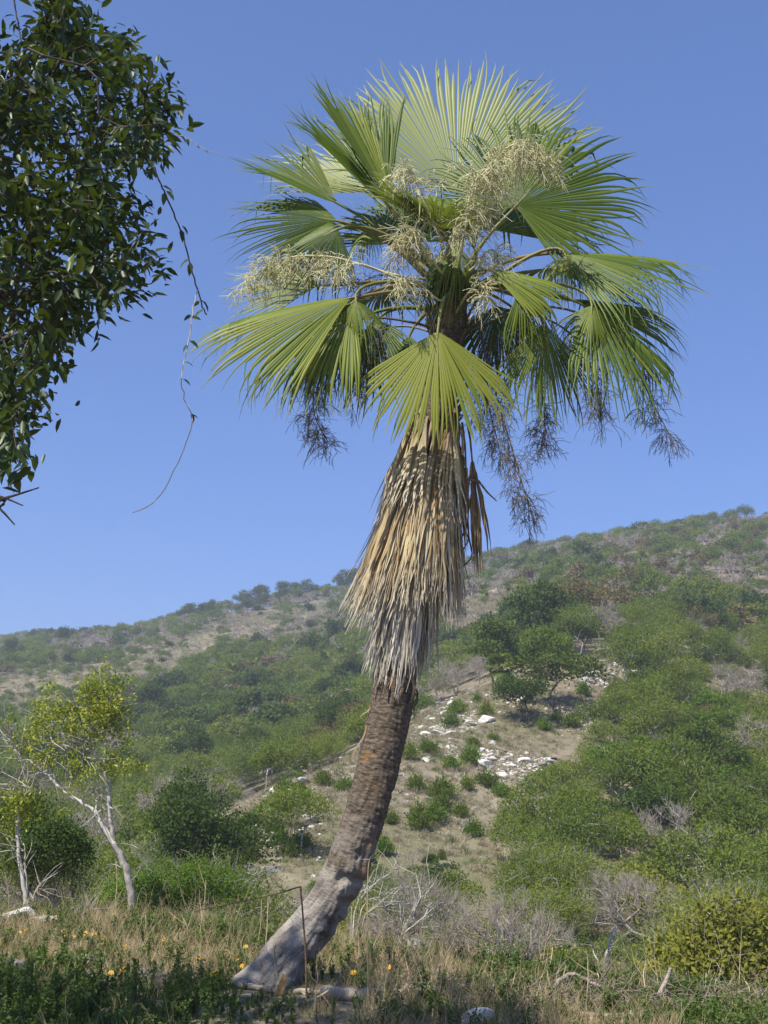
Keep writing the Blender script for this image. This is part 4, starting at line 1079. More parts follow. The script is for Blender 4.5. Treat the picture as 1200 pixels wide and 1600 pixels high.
# ------------------------------------------------------------------ the hillside scrub
ROCKY = [(325, 1290), (440, 1228), (560, 1172), (650, 1125), (720, 1080), (800, 1062), (900, 1040), (935, 1015), (1000, 1005), (1010, 1030), (950, 1075), (935, 1110), (900, 1160), (835, 1195), (800, 1250), (815, 1330), (815, 1400), (760, 1375), (690, 1340), (600, 1320), (540, 1345), (460, 1385), (370, 1400), (340, 1340)]
BARE_L = [(-50, 1062), (150, 1042), (230, 1015), (330, 975), (400, 955), (450, 958), (500, 942), (600, 935), (640, 940), (560, 965), (420, 1000), (330, 1040), (200, 1090), (60, 1120), (-50, 1130)]
BARE_C = [(680, 955), (800, 915), (860, 935), (800, 975), (740, 1005), (680, 1010)]
def visible(p, top):
    """can the camera see a thing of this height over the ground in between"""
    f = np.linspace(.03, .97, 60)[None]
    x = p[:, 0:1] * f; y = p[:, 1:2] * f
    z = (ground_z(x, y) - CAM_Z) / y
    return (p[:, 2] + top - CAM_Z) / p[:, 1] > z.max(1)
cand = []
d = 14.0
while d < 395:
    sp = np.interp(d, [14, 30, 60, 120, 400], [1.9, 2.4, 2.9, 3.1, 3.5])
    half = d * .40; m = int(2 * half / sp)
    x = (np.arange(m) + rng.random()) * sp - half + rng.normal(0, sp * .28, m); y = d + rng.normal(0, sp * .3, m)
    cand.append(np.stack([x, y], 1)); d += sp * .92
cand = np.vstack(cand); zz = ground_z(cand[:, 0], cand[:, 1]); pts = np.column_stack([cand, zz])
uu, vv = project(pts)
ur, vr = uu + rng.normal(0, 14, len(uu)), vv + rng.normal(0, 9, len(uu))
rocky = inpoly(ur, vr, ROCKY) & (pts[:, 1] > 36) & (pts[:, 1] < 112)
bl_ = inpoly(ur, vr, BARE_L) & (pts[:, 1] > 160); bc_ = inpoly(ur, vr, BARE_C) & (pts[:, 1] > 150)
near = pts[:, 1] < 36
bench = pts[:, 1] < np.interp(uu, [0, 200, 330, 480, 620, 760, 900, 1050, 1200], [19, 19.5, 18.5, 17, 15.5, 15, 14, 13.5, 13])
# keep the view to the rocky slope open: low growth only in front of it
lowv = near & (uu > 300) & (uu < 830)
q = rng.random(len(pts)); zone = fbm(pts[:, 0] / 16, pts[:, 1] / 16, 3, 55); zone2 = fbm(pts[:, 0] / 9 + 50, pts[:, 1] / 9, 3, 56)
kind = np.where(zone2 > .28, 'dark', 'feather').astype(object)
kind[(zone < -.16) & (q < .75)] = 'bare'
kind[(zone > .30) & (q < .35)] = 'bright'
kind[(q > .95) & (pts[:, 1] > 60)] = 'rust'
kind[(zone2 < -.40) & (q < .6)] = 'yellow'
upR = (uu > 640) & (vv < 990) & (pts[:, 1] > 120)
kind[upR & (rng.random(len(pts)) < .40)] = 'bare'; kind[upR & (rng.random(len(pts)) < .10)] = 'rust'
upL = (uu < 620) & (vv < 1030) & (pts[:, 1] > 200); kind[upL & (rng.random(len(pts)) < .40)] = 'bare'
midL = (uu < 620) & (vv > 1030) & (pts[:, 1] > 75) & (rng.random(len(pts)) < .6) & (kind == 'bare'); kind[midL] = 'feather'
kind[(kind == 'yellow') & (pts[:, 1] > 45)] = 'feather'
scl = rng.uniform(.62, 1.32, len(pts)) * np.where(kind == 'dark', 1.1, 1.0)
prob = np.ones(len(pts))
prob[rocky] = .0; prob[bl_] = .30; prob[bc_] = .10; scl[bl_ | bc_] *= .55
prob[bench] = 0
prob[(uu > 960) & (pts[:, 1] < 21.5)] = 0

scl[(~lowv) & near] *= .92
scl[near & (kind == 'bare')] *= .6
kind[lowv & (kind == 'bare') & (q < .6)] = 'bright'
# growth below the bare slope stays low enough to leave the slope in view
HT = {'feather': 3.8, 'dark': 4.0, 'yellow': 3.4, 'rust': 3.6, 'bare': 3.4, 'bright': 3.0}
ht = np.array([HT[k] for k in kind]) * .95
lim = np.interp(uu, [300, 330, 450, 540, 600, 700, 760, 800, 830], [1330, 1400, 1395, 1345, 1318, 1325, 1370, 1385, 1250])
front = (uu > 310) & (uu < 825) & (pts[:, 1] < 62) & ~rocky
rgt = uu >= 825
lim = np.where(rgt, np.interp(pts[:, 1], [14, 20, 30, 40, 50, 60], [1500, 1450, 1370, 1300, 1220, 1000]), lim); front |= rgt & (pts[:, 1] < 50)
lim2 = np.interp(uu, [825, 835, 900, 935, 955, 1010], [1250, 1198, 1162, 1115, 1078, 1035]); g2 = rgt & (uu < 1010) & (pts[:, 1] < 86) & ~rocky
lim = np.where(g2, np.maximum(lim, lim2), lim); front |= g2
smax = (CAM_Z + slope_uv(600, lim)[1] * pts[:, 1] - pts[:, 2]) / ht * rng.uniform(.8, 1.05, len(pts))
scl = np.where(front, np.minimum(scl, smax), scl); prob[front & (scl < .16)] = 0
# the pair of dark trees keeps open ground around it
keepo = (rng.random(len(pts)) < prob) & visible(pts, 4.2 * scl) & (uu > -130) & (uu < 1330)
pts, kind, scl, uu, vv = pts[keepo], kind[keepo], scl[keepo], uu[keepo], vv[keepo]
KL = {'feather': ('feathery light green scrub tree', 'feathery scrub trees'),
      'dark': ('dark green dense-crowned tree', 'dark evergreens'),
      'bare': ('grey leafless scrub tree with fine bare twigs', 'leafless grey trees'),
      'rust': ('brownish half-withered scrub tree', 'brown withered trees'),
      'bright': ('fresh bright green low shrub', 'bright green shrubs'),
      'yellow': ('yellow-leaved scrub tree', 'yellow-leaved trees')}
inside = (uu > 0) & (uu < 1200) & (vv > 780) & (vv < 1900)
left = np.ones(len(pts), bool)
for k in KL:
    ix = np.where((kind == k) & inside)[0]; ix = ix[np.argsort(-scl[ix] / pts[ix, 1])][:230]
    for a in ix:
        p = pts[a]; lod = 0 if p[1] < 40 else (1 if p[1] < 125 else 2)
        zn_ = ('in the gully just below the bench' if p[1] < 42 else 'beside the bare rocky slope' if p[1] < 85 else 'above the bare rocky slope' if p[1] < 135 else 'on the middle of the far hillside' if p[1] < 210 else 'high on the far hillside')
        place_tree(k, p - (0, 0, .05), scl[a], KL[k][0] + ' ' + zn_, KL[k][1] + ', ' + zn_, lod=lod)
    left[ix] = False
# everything smaller: one mass of far scrub
srcs = []; key = {}
for k in KL:
    for lod in (1, 2):
        for v in range(NVAR[lod]):
            cme, tme = tree_meshes(k, lod, v)
            if cme is None: srcs.append(('scrub', tme)); key[(k, lod, v)] = len(srcs) - 1
            else: srcs.append(('scrub', cme)); key[(k, lod, v)] = len(srcs) - 1
names_sorted = sorted(range(len(srcs)), key=lambda i: 'scrub_%02d' % i)
ix = np.where(left)[0]
idx = [key[(kind[a], 1 if pts[a, 1] < 130 else 2, int(rng.integers(0, 4)))] for a in ix]
sc3 = np.stack([scl[ix], scl[ix], scl[ix] * rng.uniform(.8, 1.15, len(ix))], 1)
rot3 = np.stack([np.zeros(len(ix)), np.zeros(len(ix)), rng.random(len(ix)) * 6.28], 1)
scatter('far_scrub', pts[ix], rot3, sc3, idx, srcs, 'mass of green and grey scrub covering the distant hillsides', 'scrub')
print('TREES', len(pts), 'scattered', len(ix))

# ------------------------------------------------------------------ rocky slope: stones, shrubs, dry tufts
def stone_mesh(seed, mat):
    r = np.random.default_rng(seed); import bmesh
    bm = bmesh.new(); bmesh.ops.create_icosphere(bm, subdivisions=3, radius=.5)
    ax_ = r.uniform(.6, 1.3, 3); ax_[2] *= .55
    cuts = [(unit(r.normal(size=3)), r.uniform(.30, .42)) for _ in range(7)]
    for v in bm.verts:
        c = np.array(v.co)
        for nn, dd in cuts:
            s = c @ nn
            if s > dd: c = c - nn * (s - dd)
        c = c * (1 + .10 * float(fbm(c[0] * 5 + seed, c[1] * 5 + c[2] * 7, 3, seed))) * ax_; v.co = c
    me = bpy.data.meshes.new('stone'); bm.to_mesh(me); bm.free(); me.materials.append(mat)
    return me
M['rock_white'] = rock_mat('rock_white', (.20, .185, .16), (.50, .475, .43))
M['rock_bright'] = rock_mat('rock_bright', (.40, .38, .34), (.70, .68, .63))
stW = [stone_mesh(40 + q, M['rock_white' if q % 2 else 'rock_bright']) for q in range(6)]; stG = [stone_mesh(60 + q, M['rock_grey']) for q in range(4)]
def on_slope(n, poly, dmin, dmax, cl=None, seed=5):
    out = []
    while len(out) < n:
        m = 4000; dd = np.sqrt(rng.uniform(dmin ** 2, dmax ** 2, m)); x = rng.uniform(-.36, .36, m) * dd
        p = np.column_stack([x, dd, ground_z(x, dd)]); u, v = project(p)
        ok = inpoly(u, v, poly) & visible(p, .1)
        if cl is not None: ok &= fbm(x / 4.5, dd / 4.5, 3, seed) > cl
        out += list(p[ok])
    return np.array(out[:n])
SP2 = [(820, 1160), (700, 1080), (650, 1140), (700, 1230), (800, 1250), (930, 1130), (1010, 1030), (980, 1010), (880, 1060)]
sp = np.vstack([on_slope(330, SP2, 40, 110, .12), on_slope(190, ROCKY, 38, 110, .2, 8)])
sz = np.clip(rng.lognormal(math.log(.25), .6, len(sp)), .10, 1.2)
order = np.argsort(-sz / sp[:, 1]); 
for a in order[:300]:
    o = obj('limestone_rock', (stW if rng.random() < .72 else stG)[int(rng.integers(0, 4))]); o.location = sp[a] + (0, 0, sz[a] * .12); s = sz[a]
    o.scale = (s * rng.uniform(.8, 1.4), s * rng.uniform(.8, 1.2), s * rng.uniform(.8, 1.2)); o.rotation_euler = (rng.normal(0, .2), rng.normal(0, .2), rng.random() * 6.28)
    tag(o, 'pale limestone rock lying among dry grass on the bare slope', 'rock', 'limestone rocks strewn over the bare slope')
rest = np.vstack([sp[order[300:]], on_slope(1900, SP2, 40, 110, .0, 5), on_slope(1100, ROCKY, 38, 110, .05, 8)])
m = len(rest); s = rng.uniform(.09, .28, m)
scatter('limestone_rubble', rest, np.stack([rng.normal(0, .3, m), rng.normal(0, .3, m), rng.random(m) * 6], 1), np.repeat(s[:, None], 3, 1), rng.integers(0, 4, m), [('rubble', q) for q in stW[:4]], 'fine pale limestone rubble strewn over the bare slope', 'rubble')
for u, d, s, lab, mats in ((424, 46.5, 2.6, 'dark grey outcrop at the lower end of the bare slope', stG[0]), (398, 46.8, 1.5, 'small grey rock beside the dark outcrop', stG[1]), (724, 55, .8, 'isolated grey boulder in the middle of the bare slope', stG[2]), (330, 52, 1.0, 'grey rock at the tip of the bare slope', stG[3])):
    o = obj('boulder', mats); o.location = G(u, d) + (0, 0, -.06 * s); o.scale = (s, s * .8, s * 1.0); o.rotation_euler = (0, 0, rng.random() * 6); tag(o, lab, 'boulder')
# upright green shrubs on the slope
def tuft_bush(seed, mat, n, L, wid, h, asp=.12):
    global rng
    keep = rng; rng = np.random.default_rng(seed); mb = MB()
    p = rng.normal(0, wid * .3, (n, 3)); p[:, 2] = np.abs(rng.normal(0, h * .3, n)); rr_ = np.hypot(p[:, 0], p[:, 1]); p[:, 2] *= np.clip(1.2 - rr_ / wid, .2, 1)
    p[:, 2] += rng.random(n) * h * .35
    d = unit(np.column_stack([p[:, 0] * .8 / wid, p[:, 1] * .8 / wid, np.full(n, .7)]) + rng.normal(0, .45, (n, 3)))
    mb.leaves(p, d, unit(rng.normal(0, .6, (n, 3)) + [0, -.3, .3]), L * rng.uniform(.6, 1.3, n), L * asp * rng.uniform(.7, 1.3, n), rng.random(n))
    me = mb.mesh('bush', M[mat]); rng = keep
    return me
bush = [tuft_bush(70 + q, 'leaf_bright' if q % 2 else 'leaf_feather', 900, .20, .85, 1.0, .28) for q in range(5)]
bs = [(670, 1170), (715, 1110), (740, 1160), (735, 1188), (690, 1240), (730, 1228), (760, 1222), (678, 1278), (690, 1262), (720, 1270), (610, 1280), (705, 1195), (785, 1238), (892, 1130), (850, 1135), (960, 1080), (985, 1055), (950, 1120), (445, 1240), (468, 1235), (476, 1248), (428, 1295), (380, 1312), (385, 1340), (358, 1330), (505, 1220), (420, 1265), (540, 1230), (650, 1230), (600, 1330), (870, 1120), (912, 1080), (640, 1180), (770, 1150), (655, 1290), (740, 1300), (395, 1280), (760, 1110), (745, 1090), (705, 1130), (350, 1300), (455, 1330), (470, 1320), (440, 1315)]
def ground_at_pixel(u, v, lo=36, hi=115):
    dd = np.linspace(lo, hi, 900); a, b = slope_uv(u, v)
    z = ground_z(a * dd, dd); k = np.where(z >= CAM_Z + b * dd)[0]
    k = k[0] if len(k) else int(np.argmin(np.abs(z - CAM_Z - b * dd)))
    return np.array((a * dd[k], dd[k], z[k]))
for u, v in bs:
    p = ground_at_pixel(u, v + 8); o = obj('slope_shrub', bush[int(rng.integers(0, 5))]); o.location = p; s = rng.uniform(.65, 1.15)
    o.scale = (s * rng.uniform(.8, 1.2), s, s * rng.uniform(.8, 1.3)); o.rotation_euler = (0, 0, rng.random() * 6.28)
    tag(o, 'small upright green shrub standing alone on the bare rocky slope', 'shrub', 'lone shrubs on the bare slope')
for u, v, s in ((470, 1335, 1.7), (440, 1300, 1.0)):
    p = ground_at_pixel(u, v); place_tree('feather', p, .48 * s, 'thin greyish shrub on the bare slope above the dark outcrop' if s > 1.5 else 'low sprawling shrub in the middle of the bare slope below the small palm', None, lod=1)
# dry grass tufts on slope
tuft = [tuft_bush(90 + q, 'straw_grey', 46, .34, .34, .16, .06) for q in range(3)] + [tuft_bush(95, 'weed', 46, .3, .34, .16, .08)]
tp = np.vstack([on_slope(6500, ROCKY, 38, 112), on_slope(3000, BARE_L, 160, 400), on_slope(1500, BARE_C, 150, 330)])
m = len(tp); s = rng.uniform(.35, 1.0, m) * np.where(tp[:, 1] > 150, 2.6, 1)
scatter('slope_grass', tp, np.stack([np.zeros(m), np.zeros(m), rng.random(m) * 6], 1), np.stack([s, s, s * rng.uniform(.6, 1.1, m)], 1), rng.choice(4, m, p=[.28, .28, .26, .18]), [('tuft', q) for q in tuft], 'dry straw-coloured grass tufts covering the bare slopes', 'grass')
# fence posts
for u, d, h in ((998, 92, 1.1), (1018, 92.5, 1.3), (1029, 93, 1.4)):
    mb = MB(); mb.tube([(0, 0, -.3), (.02, 0, h * .5), (.03, .01, h)], [.07, .065, .06], 6); V = 0
    o = obj('fence_post', mb.mesh('fence_post', M['bark_pale'])); o.location = G(u, d); tag(o, 'weathered wooden fence post at the top of the rocky slope', 'fence post', 'fence posts above the rocky slope')

# ------------------------------------------------------------------ the bench: grasses, weeds, flowers, litter
def blades(seed, mat, n, L, spread, wid, lean=.35):
    global rng
    keep = rng; rng = np.random.default_rng(seed); mb = MB(); K = 5
    st = np.linspace(0, 1, K)
    p0 = np.column_stack([rng.normal(0, spread, (n, 2)), np.zeros(n)]); dr = unit(np.column_stack([rng.normal(0, lean, (n, 2)), np.ones(n)])); Ls = L * rng.uniform(.45, 1.25, n)
    b = rng.normal(0, .35, (n, 2))
    mid = p0[:, None] + dr[:, None] * (Ls[:, None] * st)[..., None]
    mid[..., :2] += b[:, None] * (Ls[:, None] * st ** 2)[..., None] * .8; mid[..., 2] -= (Ls[:, None] * st ** 2.2) * (np.linalg.norm(b, axis=1)[:, None]) * .55
    a = rng.random(n) * 3.14; w = wid * (1 - st * .9)
    side = np.stack([np.cos(a), np.sin(a), np.zeros(n)], 1)[:, None] * w[None, :, None]
    mb.ribbons(mid, side, side * 0, rng.random(n), np.repeat(st[None], n, 0))
    me = mb.mesh('grass', M[mat]); rng = keep
    return me
def weed_mesh(seed, n, h):
    global rng
    keep = rng; rng = np.random.default_rng(seed); mb = MB()
    for q in range(5):
        a = rng.random() * 6.28; tip = np.array((math.cos(a) * h * .45 * rng.random(), math.sin(a) * h * .45 * rng.random(), h * rng.uniform(.6, 1)))
        c = np.linspace(0, 1, 5)[:, None] * tip; c[:, :2] += rng.normal(0, .01, (5, 2)); mb.tube(c, np.linspace(.004, .002, 5), 4, var=.2)
        m = n // 5; f = rng.uniform(.15, 1, m)[:, None]; p = tip * f
        mb.leaves(p, unit(rng.normal(0, .7, (m, 3)) + [0, 0, .1]), unit(rng.normal(0, .4, (m, 3)) + [0, 0, .8]), rng.uniform(.03, .065, m), rng.uniform(.014, .03, m), rng.random(m), six=True)
    me = mb.mesh('weed', M['weed']); rng = keep
    return me
def stems_mesh(seed, n, h, mat):
    global rng
    keep = rng; rng = np.random.default_rng(seed); mb = MB()
    for q in range(n):
        c = [np.array((*rng.normal(0, .05, 2), 0))]; d = unit(np.array((*rng.normal(0, .35, 2), 1.))); L = h * rng.uniform(.5, 1.1)
        for s in range(5): d = unit(d + rng.normal(0, .12, 3)); c.append(c[-1] + d * L / 5)
        mb.tube(c, np.linspace(.0035, .0016, 6), 3)
        for t in range(3):
            k = rng.integers(2, 6); e = unit(d + rng.normal(0, .6, 3)); mb.tube([c[k], c[k] + e * L * .1, c[k] + e * L * .2 + [0, 0, .01]], [.002, .0015, .001], 3)
    me = mb.mesh('stems', M[mat]); rng = keep
    return me
grass = [blades(100 + q, 'straw', 34, .30, .06, .0035, .5) for q in range(4)] + [blades(110 + q, 'weed', 34, .24, .05, .0045, .45) for q in range(2)] + [weed_mesh(120 + q, 70, .30) for q in range(3)] + [stems_mesh(130 + q, 5, .55, 'straw') for q in range(2)]
def edge_d(x, y):
    u = 600 + x / np.maximum(y, 1) * F * 1.02
    return np.interp(u, [0, 200, 330, 480, 620, 760, 900, 1050, 1200], [20, 20, 19, 18, 16, 15.5, 15, 14.5, 14.5])
m = 16000
dd = 6.5 + rng.random(m) ** 1.25 * 13; x = rng.uniform(-.42, .42, m) * dd
ok = dd < edge_d(x, dd); dd, x = dd[ok], x[ok]; m = len(dd)
gz = ground_z(x, dd); zn = fbm(x / 1.3, dd / 1.3, 3, 71)
# cover: straw in drier patches, weeds in greener ones
gi = np.where(zn > .08, rng.choice([4, 5, 6, 7, 8, 0], m), rng.choice([0, 1, 2, 3, 0, 1, 2, 6, 9, 10], m))
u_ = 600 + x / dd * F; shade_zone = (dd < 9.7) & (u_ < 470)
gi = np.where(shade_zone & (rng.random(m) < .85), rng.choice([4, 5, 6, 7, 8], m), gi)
gi = np.where((gi < 4) & (rng.random(m) < .25), rng.choice([4, 5, 6, 7], m), gi)
s = rng.uniform(.4, 1.0, m) * np.where(dd < 9.8, .75, .9) * (1 + .35 * (fbm(x / 2.2, dd / 2.2, 2, 73)))
clear = np.hypot(x - palm_root[0] - .02, (dd - palm_root[1] + .1) * 1.0) < .30
s[clear] *= .45
infront = (np.abs(x + .75) < .55) & (dd < 9.9); s[infront] *= .5
rot = np.stack([rng.normal(0, .12, m), rng.normal(0, .12, m), rng.random(m) * 6.28], 1)
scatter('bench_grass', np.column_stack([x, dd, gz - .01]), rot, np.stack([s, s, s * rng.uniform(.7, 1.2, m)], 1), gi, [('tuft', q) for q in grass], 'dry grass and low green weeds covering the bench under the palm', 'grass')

def tube_thing(name, pts, r0, r1, label, cat, mat, group=None, k=6, n=16, side=0, rough=.0):
    c = catmull(pts, n); c = c + rng.normal(0, rough, c.shape); root = c[0].copy()
    mb = MB(); mb.tube(c - root, np.linspace(r0, r1, n), k)
    for q in range(side):
        kk = int(rng.integers(n // 3, n - 1)); e = unit((c[kk + 1] - c[kk]) / np.linalg.norm(c[kk + 1] - c[kk]) + rng.normal(0, .6, 3)); L = rng.uniform(.08, .3)
        mb.tube(np.array([c[kk], c[kk] + e * L * .5 + rng.normal(0, .01, 3), c[kk] + e * L + (0, 0, .03)]) - root, [r1 * .9, r1 * .7, r1 * .4], 4)
    o = obj(name, mb.mesh(name, mat)); o.location = [float(q) for q in root]; return tag(o, label, cat, group)
M['stalk'] = bark_mat('stalk', (.24, .17, .09), (.50, .40, .25), 30)
M['stalk_brown'] = bark_mat('stalk_brown', (.12, .075, .04), (.30, .20, .11), 30)
M['deadwood'] = bark_mat('deadwood', (.10, .08, .065), (.34, .29, .235), 22, bs=.8, bd=.02)
# snapped cane in front of the palm, its top bent over
b0 = Gx(*P(479, 1562, 9.35)[:2]); tube_thing('snapped_cane', [b0 - (0, 0, .05), P(478, 1500, 9.35), P(474, 1440, 9.35), P(470, 1392, 9.35), P(468, 1386, 9.35), P(440, 1394, 9.32), P(390, 1406, 9.3), P(330, 1418, 9.3), P(305, 1424, 9.3)], .009, .004, 'snapped brown cane in front of the palm trunk, its top bent over sideways', 'cane', M['stalk_brown'], n=26)
b0 = Gx(*P(576, 1592, 8.75)[:2]); tube_thing('dry_stalk', [b0 - (0, 0, .05), P(575, 1520, 8.75), P(574, 1430, 8.75), P(576, 1350, 8.75), P(585, 1335, 8.75)], .009, .003, 'tall straight straw-coloured stalk standing beside the leaning palm trunk', 'stalk', M['stalk'], side=2)
stalks = [(318, 1432, 1375, 12.5), (310, 1470, 1420, 12.2), (173, 1415, 1345, 14.5), (180, 1420, 1375, 14.5), (16, 1425, 1362, 15), (398, 1490, 1405, 11.5), (413, 1490, 1400, 11.6), (333, 1485, 1440, 11.6), (372, 1478, 1420, 12), (268, 1490, 1450, 11.8), (560, 1500, 1440, 11.2), (566, 1500, 1455, 11.3), (870, 1575, 1510, 9.2), (878, 1570, 1508, 9.3), (955, 1585, 1525, 9), (940, 1565, 1520, 9.4), (1015, 1560, 1502, 9.3), (1025, 1540, 1500, 9.6), (845, 1520, 1440, 10.4), (1145, 1475, 1450, 12), (850, 1530, 1480, 10.2), (838, 1530, 1490, 10.2), (1055, 1575, 1540, 9.1), (700, 1545, 1500, 10.3), (640, 1545, 1505, 10.2), (490, 1590, 1520, 8.7), (520, 1595, 1555, 8.6), (770, 1560, 1500, 9.6), (800, 1570, 1520, 9.3), (735, 1540, 1480, 10), (915, 1570, 1505, 9.2), (985, 1575, 1530, 9.1), (1090, 1575, 1520, 9.2), (1120, 1570, 1530, 9.3), (1170, 1580, 1530, 9.2), (350, 1500, 1440, 11), (290, 1480, 1430, 12), (230, 1470, 1430, 12.5), (440, 1540, 1470, 9.8), (605, 1560, 1490, 9.6)]
for u, vb_, vt, d in stalks:
    b = P(u, vb_, d); b[2] = float(ground_z(b[0], b[1])); t = P(u + rng.normal(0, 9), vt, d + rng.normal(0, .1)); mid_ = (b + t) / 2 + rng.normal(0, .02, 3)
    tube_thing('dry_stalk', [b - (0, 0, .05), mid_, t], .0065, .003, 'thin dry stalk standing upright in the bench grass', 'stalk', M['stalk'], 'dry stalks in the grass', k=5, n=9, side=2)
# fallen wood at the foot of the palm
def lie(u, v, d, up=.02):
    p = P(u, v, d); p[2] = float(ground_z(p[0], p[1])) + up; return p
tube_thing('fallen_branch', [lie(372, 1530, 9.75), lie(430, 1545, 9.55), lie(500, 1562, 9.4), lie(570, 1572, 9.3)],   .026, .016, 'long pale fallen branch lying at the foot of the palm', 'branch', M['deadwood'], side=2, rough=.008, k=8)
tube_thing('fallen_log', [lie(500, 1570, 9.15, .05), lie(560, 1578, 9.1, .05), lie(640, 1574, 9.2, .05), lie(700, 1570, 9.3, .04)], .055, .04, 'short grey log half buried in grass in front of the palm', 'log', M['deadwood'], rough=.01, k=9)
tube_thing('fallen_branch', [lie(628, 1556, 9.7), lie(700, 1560, 9.6), lie(760, 1556, 9.65), lie(832, 1554, 9.7)], .032, .02, 'pale fallen stick lying in the dry grass past the log', 'branch', M['deadwood'], side=2, rough=.006)
tube_thing('fallen_branch', [lie(455, 1590, 8.8), lie(490, 1580, 8.85, .06), lie(515, 1568, 8.95, .1)], .012, .006, 'short straw-coloured stick propped in the shaded weeds', 'branch', M['stalk'])
tube_thing('fallen_branch', [lie(850, 1580, 9.0, .05), lie(890, 1548, 9.35, .16), lie(935, 1560, 9.2, .10), lie(985, 1585, 8.9, .03)], .02, .01, 'arched dead branch in the heap of dry brush', 'branch', M['deadwood'], side=3, rough=.006)
tube_thing('fallen_branch', [lie(820, 1592, 8.55, .03), lie(900, 1590, 8.55, .04), lie(990, 1596, 8.5, .03), lie(1090, 1598, 8.5, .03)], .022, .014, 'long weathered stick lying under the heap of dry brush', 'branch', M['deadwood'], rough=.006)
tube_thing('broken_stump', [lie(1020, 1585, 9.0, -.1), P(1030, 1555, 9.05), P(1042, 1530, 9.1), P(1048, 1512, 9.1)], .022, .014, 'leaning broken grey stake among dry grass at the edge of the drop', 'stake', M['deadwood'])
tube_thing('fallen_branch', [lie(100, 1592, 8.45, .03), lie(160, 1590, 8.45, .04), lie(240, 1592, 8.4, .03)], .03, .02, 'grey stick lying in the deep shade under the glossy tree', 'branch', M['deadwood'], rough=.006)
# split wedge of fresh orange wood
import bmesh
bm = bmesh.new()
c0 = lie(436, 1548, 9.42, 0)
w = [(-.035, 0, 0), (.035, 0, 0), (.03, .04, 0), (-.03, .04, 0), (-.012, 0, .175), (.03, .005, .14), (.024, .03, .14), (-.012, .03, .17)]
vs_ = [bm.verts.new(q) for q in w]
for f in ((0, 1, 5, 4), (1, 2, 6, 5), (2, 3, 7, 6), (3, 0, 4, 7), (4, 5, 6, 7), (3, 2, 1, 0)): bm.faces.new([vs_[q] for q in f])
bmesh.ops.bevel(bm, geom=bm.edges[:], offset=.005, segments=2, affect='EDGES')
me = bpy.data.meshes.new('wood_wedge'); bm.to_mesh(me); bm.free(); me.materials.append(bark_mat('fresh_wood', (.40, .22, .08), (.66, .44, .20), 40))
o = obj('wood_wedge', me); o.location = [float(q) for q in c0]; o.rotation_euler = (-.25, .25, .1); tag(o, 'split wedge of fresh orange wood leaning on the palm base', 'wood piece')
# stones in the grass
for u, v, d, s, lab, me in ((232, 1512, 10.2, .30, 'pale stone in the weeds at the edge of the shade', stG[0]), (262, 1518, 10.0, .20, 'small grey stone beside the pale stone', stG[1]), (20, 1505, 10.4, .30, 'grey stone at the edge of the tree shade', stG[2]), (32, 1436, 14.5, .45, 'flat pale stone in front of the thin crooked stem', stW[0]), (70, 1440, 14.2, .35, 'low pale stone among yellow flowers', stW[1]), (745, 1594, 8.35, .26, 'bright white stone in the dry grass in front of the palm', stW[2]), (145, 1500, 10.8, .34, 'pinkish pale stone in the dry grass', stW[3]), (390, 1522, 9.9, .26, 'dark stone against the foot of the palm', stG[3]), (640, 1495, 12.5, .5, 'mossy grey boulder under the bleached dead bush', stG[1]), (1000, 1590, 8.6, .16, 'small pale stone near the arched dead branch', stW[1])):
    o = obj('stone', me); p = P(u, v, d); p[2] = float(ground_z(p[0], p[1])) + s * .12; o.location = [float(q) for q in p]; o.scale = (s * 1.2, s, s * .9); o.rotation_euler = (.1, .1, rng.random() * 6); tag(o, lab, 'stone')
# yellow wild flowers
fl_me = []
for q in range(3):
    mb = MB(); m = 9; a = np.arange(m) * 6.283 / m; d = np.stack([np.cos(a), np.sin(a), np.full(m, .15)], 1)
    mb.leaves(np.zeros((m, 3)), d, np.repeat([[0, 0, 1.]], m, 0), .022, .013, rng.random(m), six=True); fl_me.append(mb.mesh('flower_head', M['flower']))
mb = MB(); mb.tube([(0, 0, 0), (.01, 0, .15), (0, .01, .3)], .0025, 4); mb.leaves(np.array([[0.005, 0, .08], [.008, 0, .15], [.005, .005, .2]]), np.array([[1, 0, .4], [-1, .2, .4], [.2, -1, .4]]), np.repeat([[0, 0, 1.]], 3, 0), .05, .02, np.array([.3, .5, .6]), six=True); stem_me = mb.mesh('flower_stem', M['weed'])
fl = [(40, 130), (120, 213), (270, 185), (280, 222), (305, 198), (290, 253), (372, 248), (420, 212), (465, 265), (420, 250), (505, 325), (540, 342), (545, 390), (885, 342), (820, 420), (955, 405), (1055, 350), (1080, 370), (1095, 300), (730, 275), (940, 412), (460, 290), (495, 400), (1135, 325), (515, 330), (490, 330), (965, 398), (552, 380), (85, 235), (330, 260), (1015, 320), (250, 150), (560, 300), (380, 240)]
fl = [(a / 2.857, 1380 + b / 2.857) for a, b in fl] + [(585, 1503), (592, 1505), (608, 1512), (983, 1560), (552, 1520)]
for u, v in fl:
    d = float(np.interp(v, [1420, 1450, 1480, 1510, 1540], [15, 13, 11.6, 10.2, 9.3])); top = P(u, v, d); gz_ = float(ground_z(top[0], top[1])); h = max(.08, top[2] - gz_)
    e = empty('yellow_flower', (top[0], top[1], gz_)); tag(e, 'yellow-orange wild flower in the bench grass', 'flower', 'yellow wild flowers')
    st = obj('stem', stem_me, e); st.scale = (1, 1, h / .3); hd = obj('flower_head', fl_me[int(rng.integers(0, 3))], e); hd.location = (0, 0.01, h); s = rng.uniform(1.0, 1.5); hd.scale = (s, s, s); hd.rotation_euler = (rng.uniform(.5, 1.1), 0, rng.normal(0, .5))
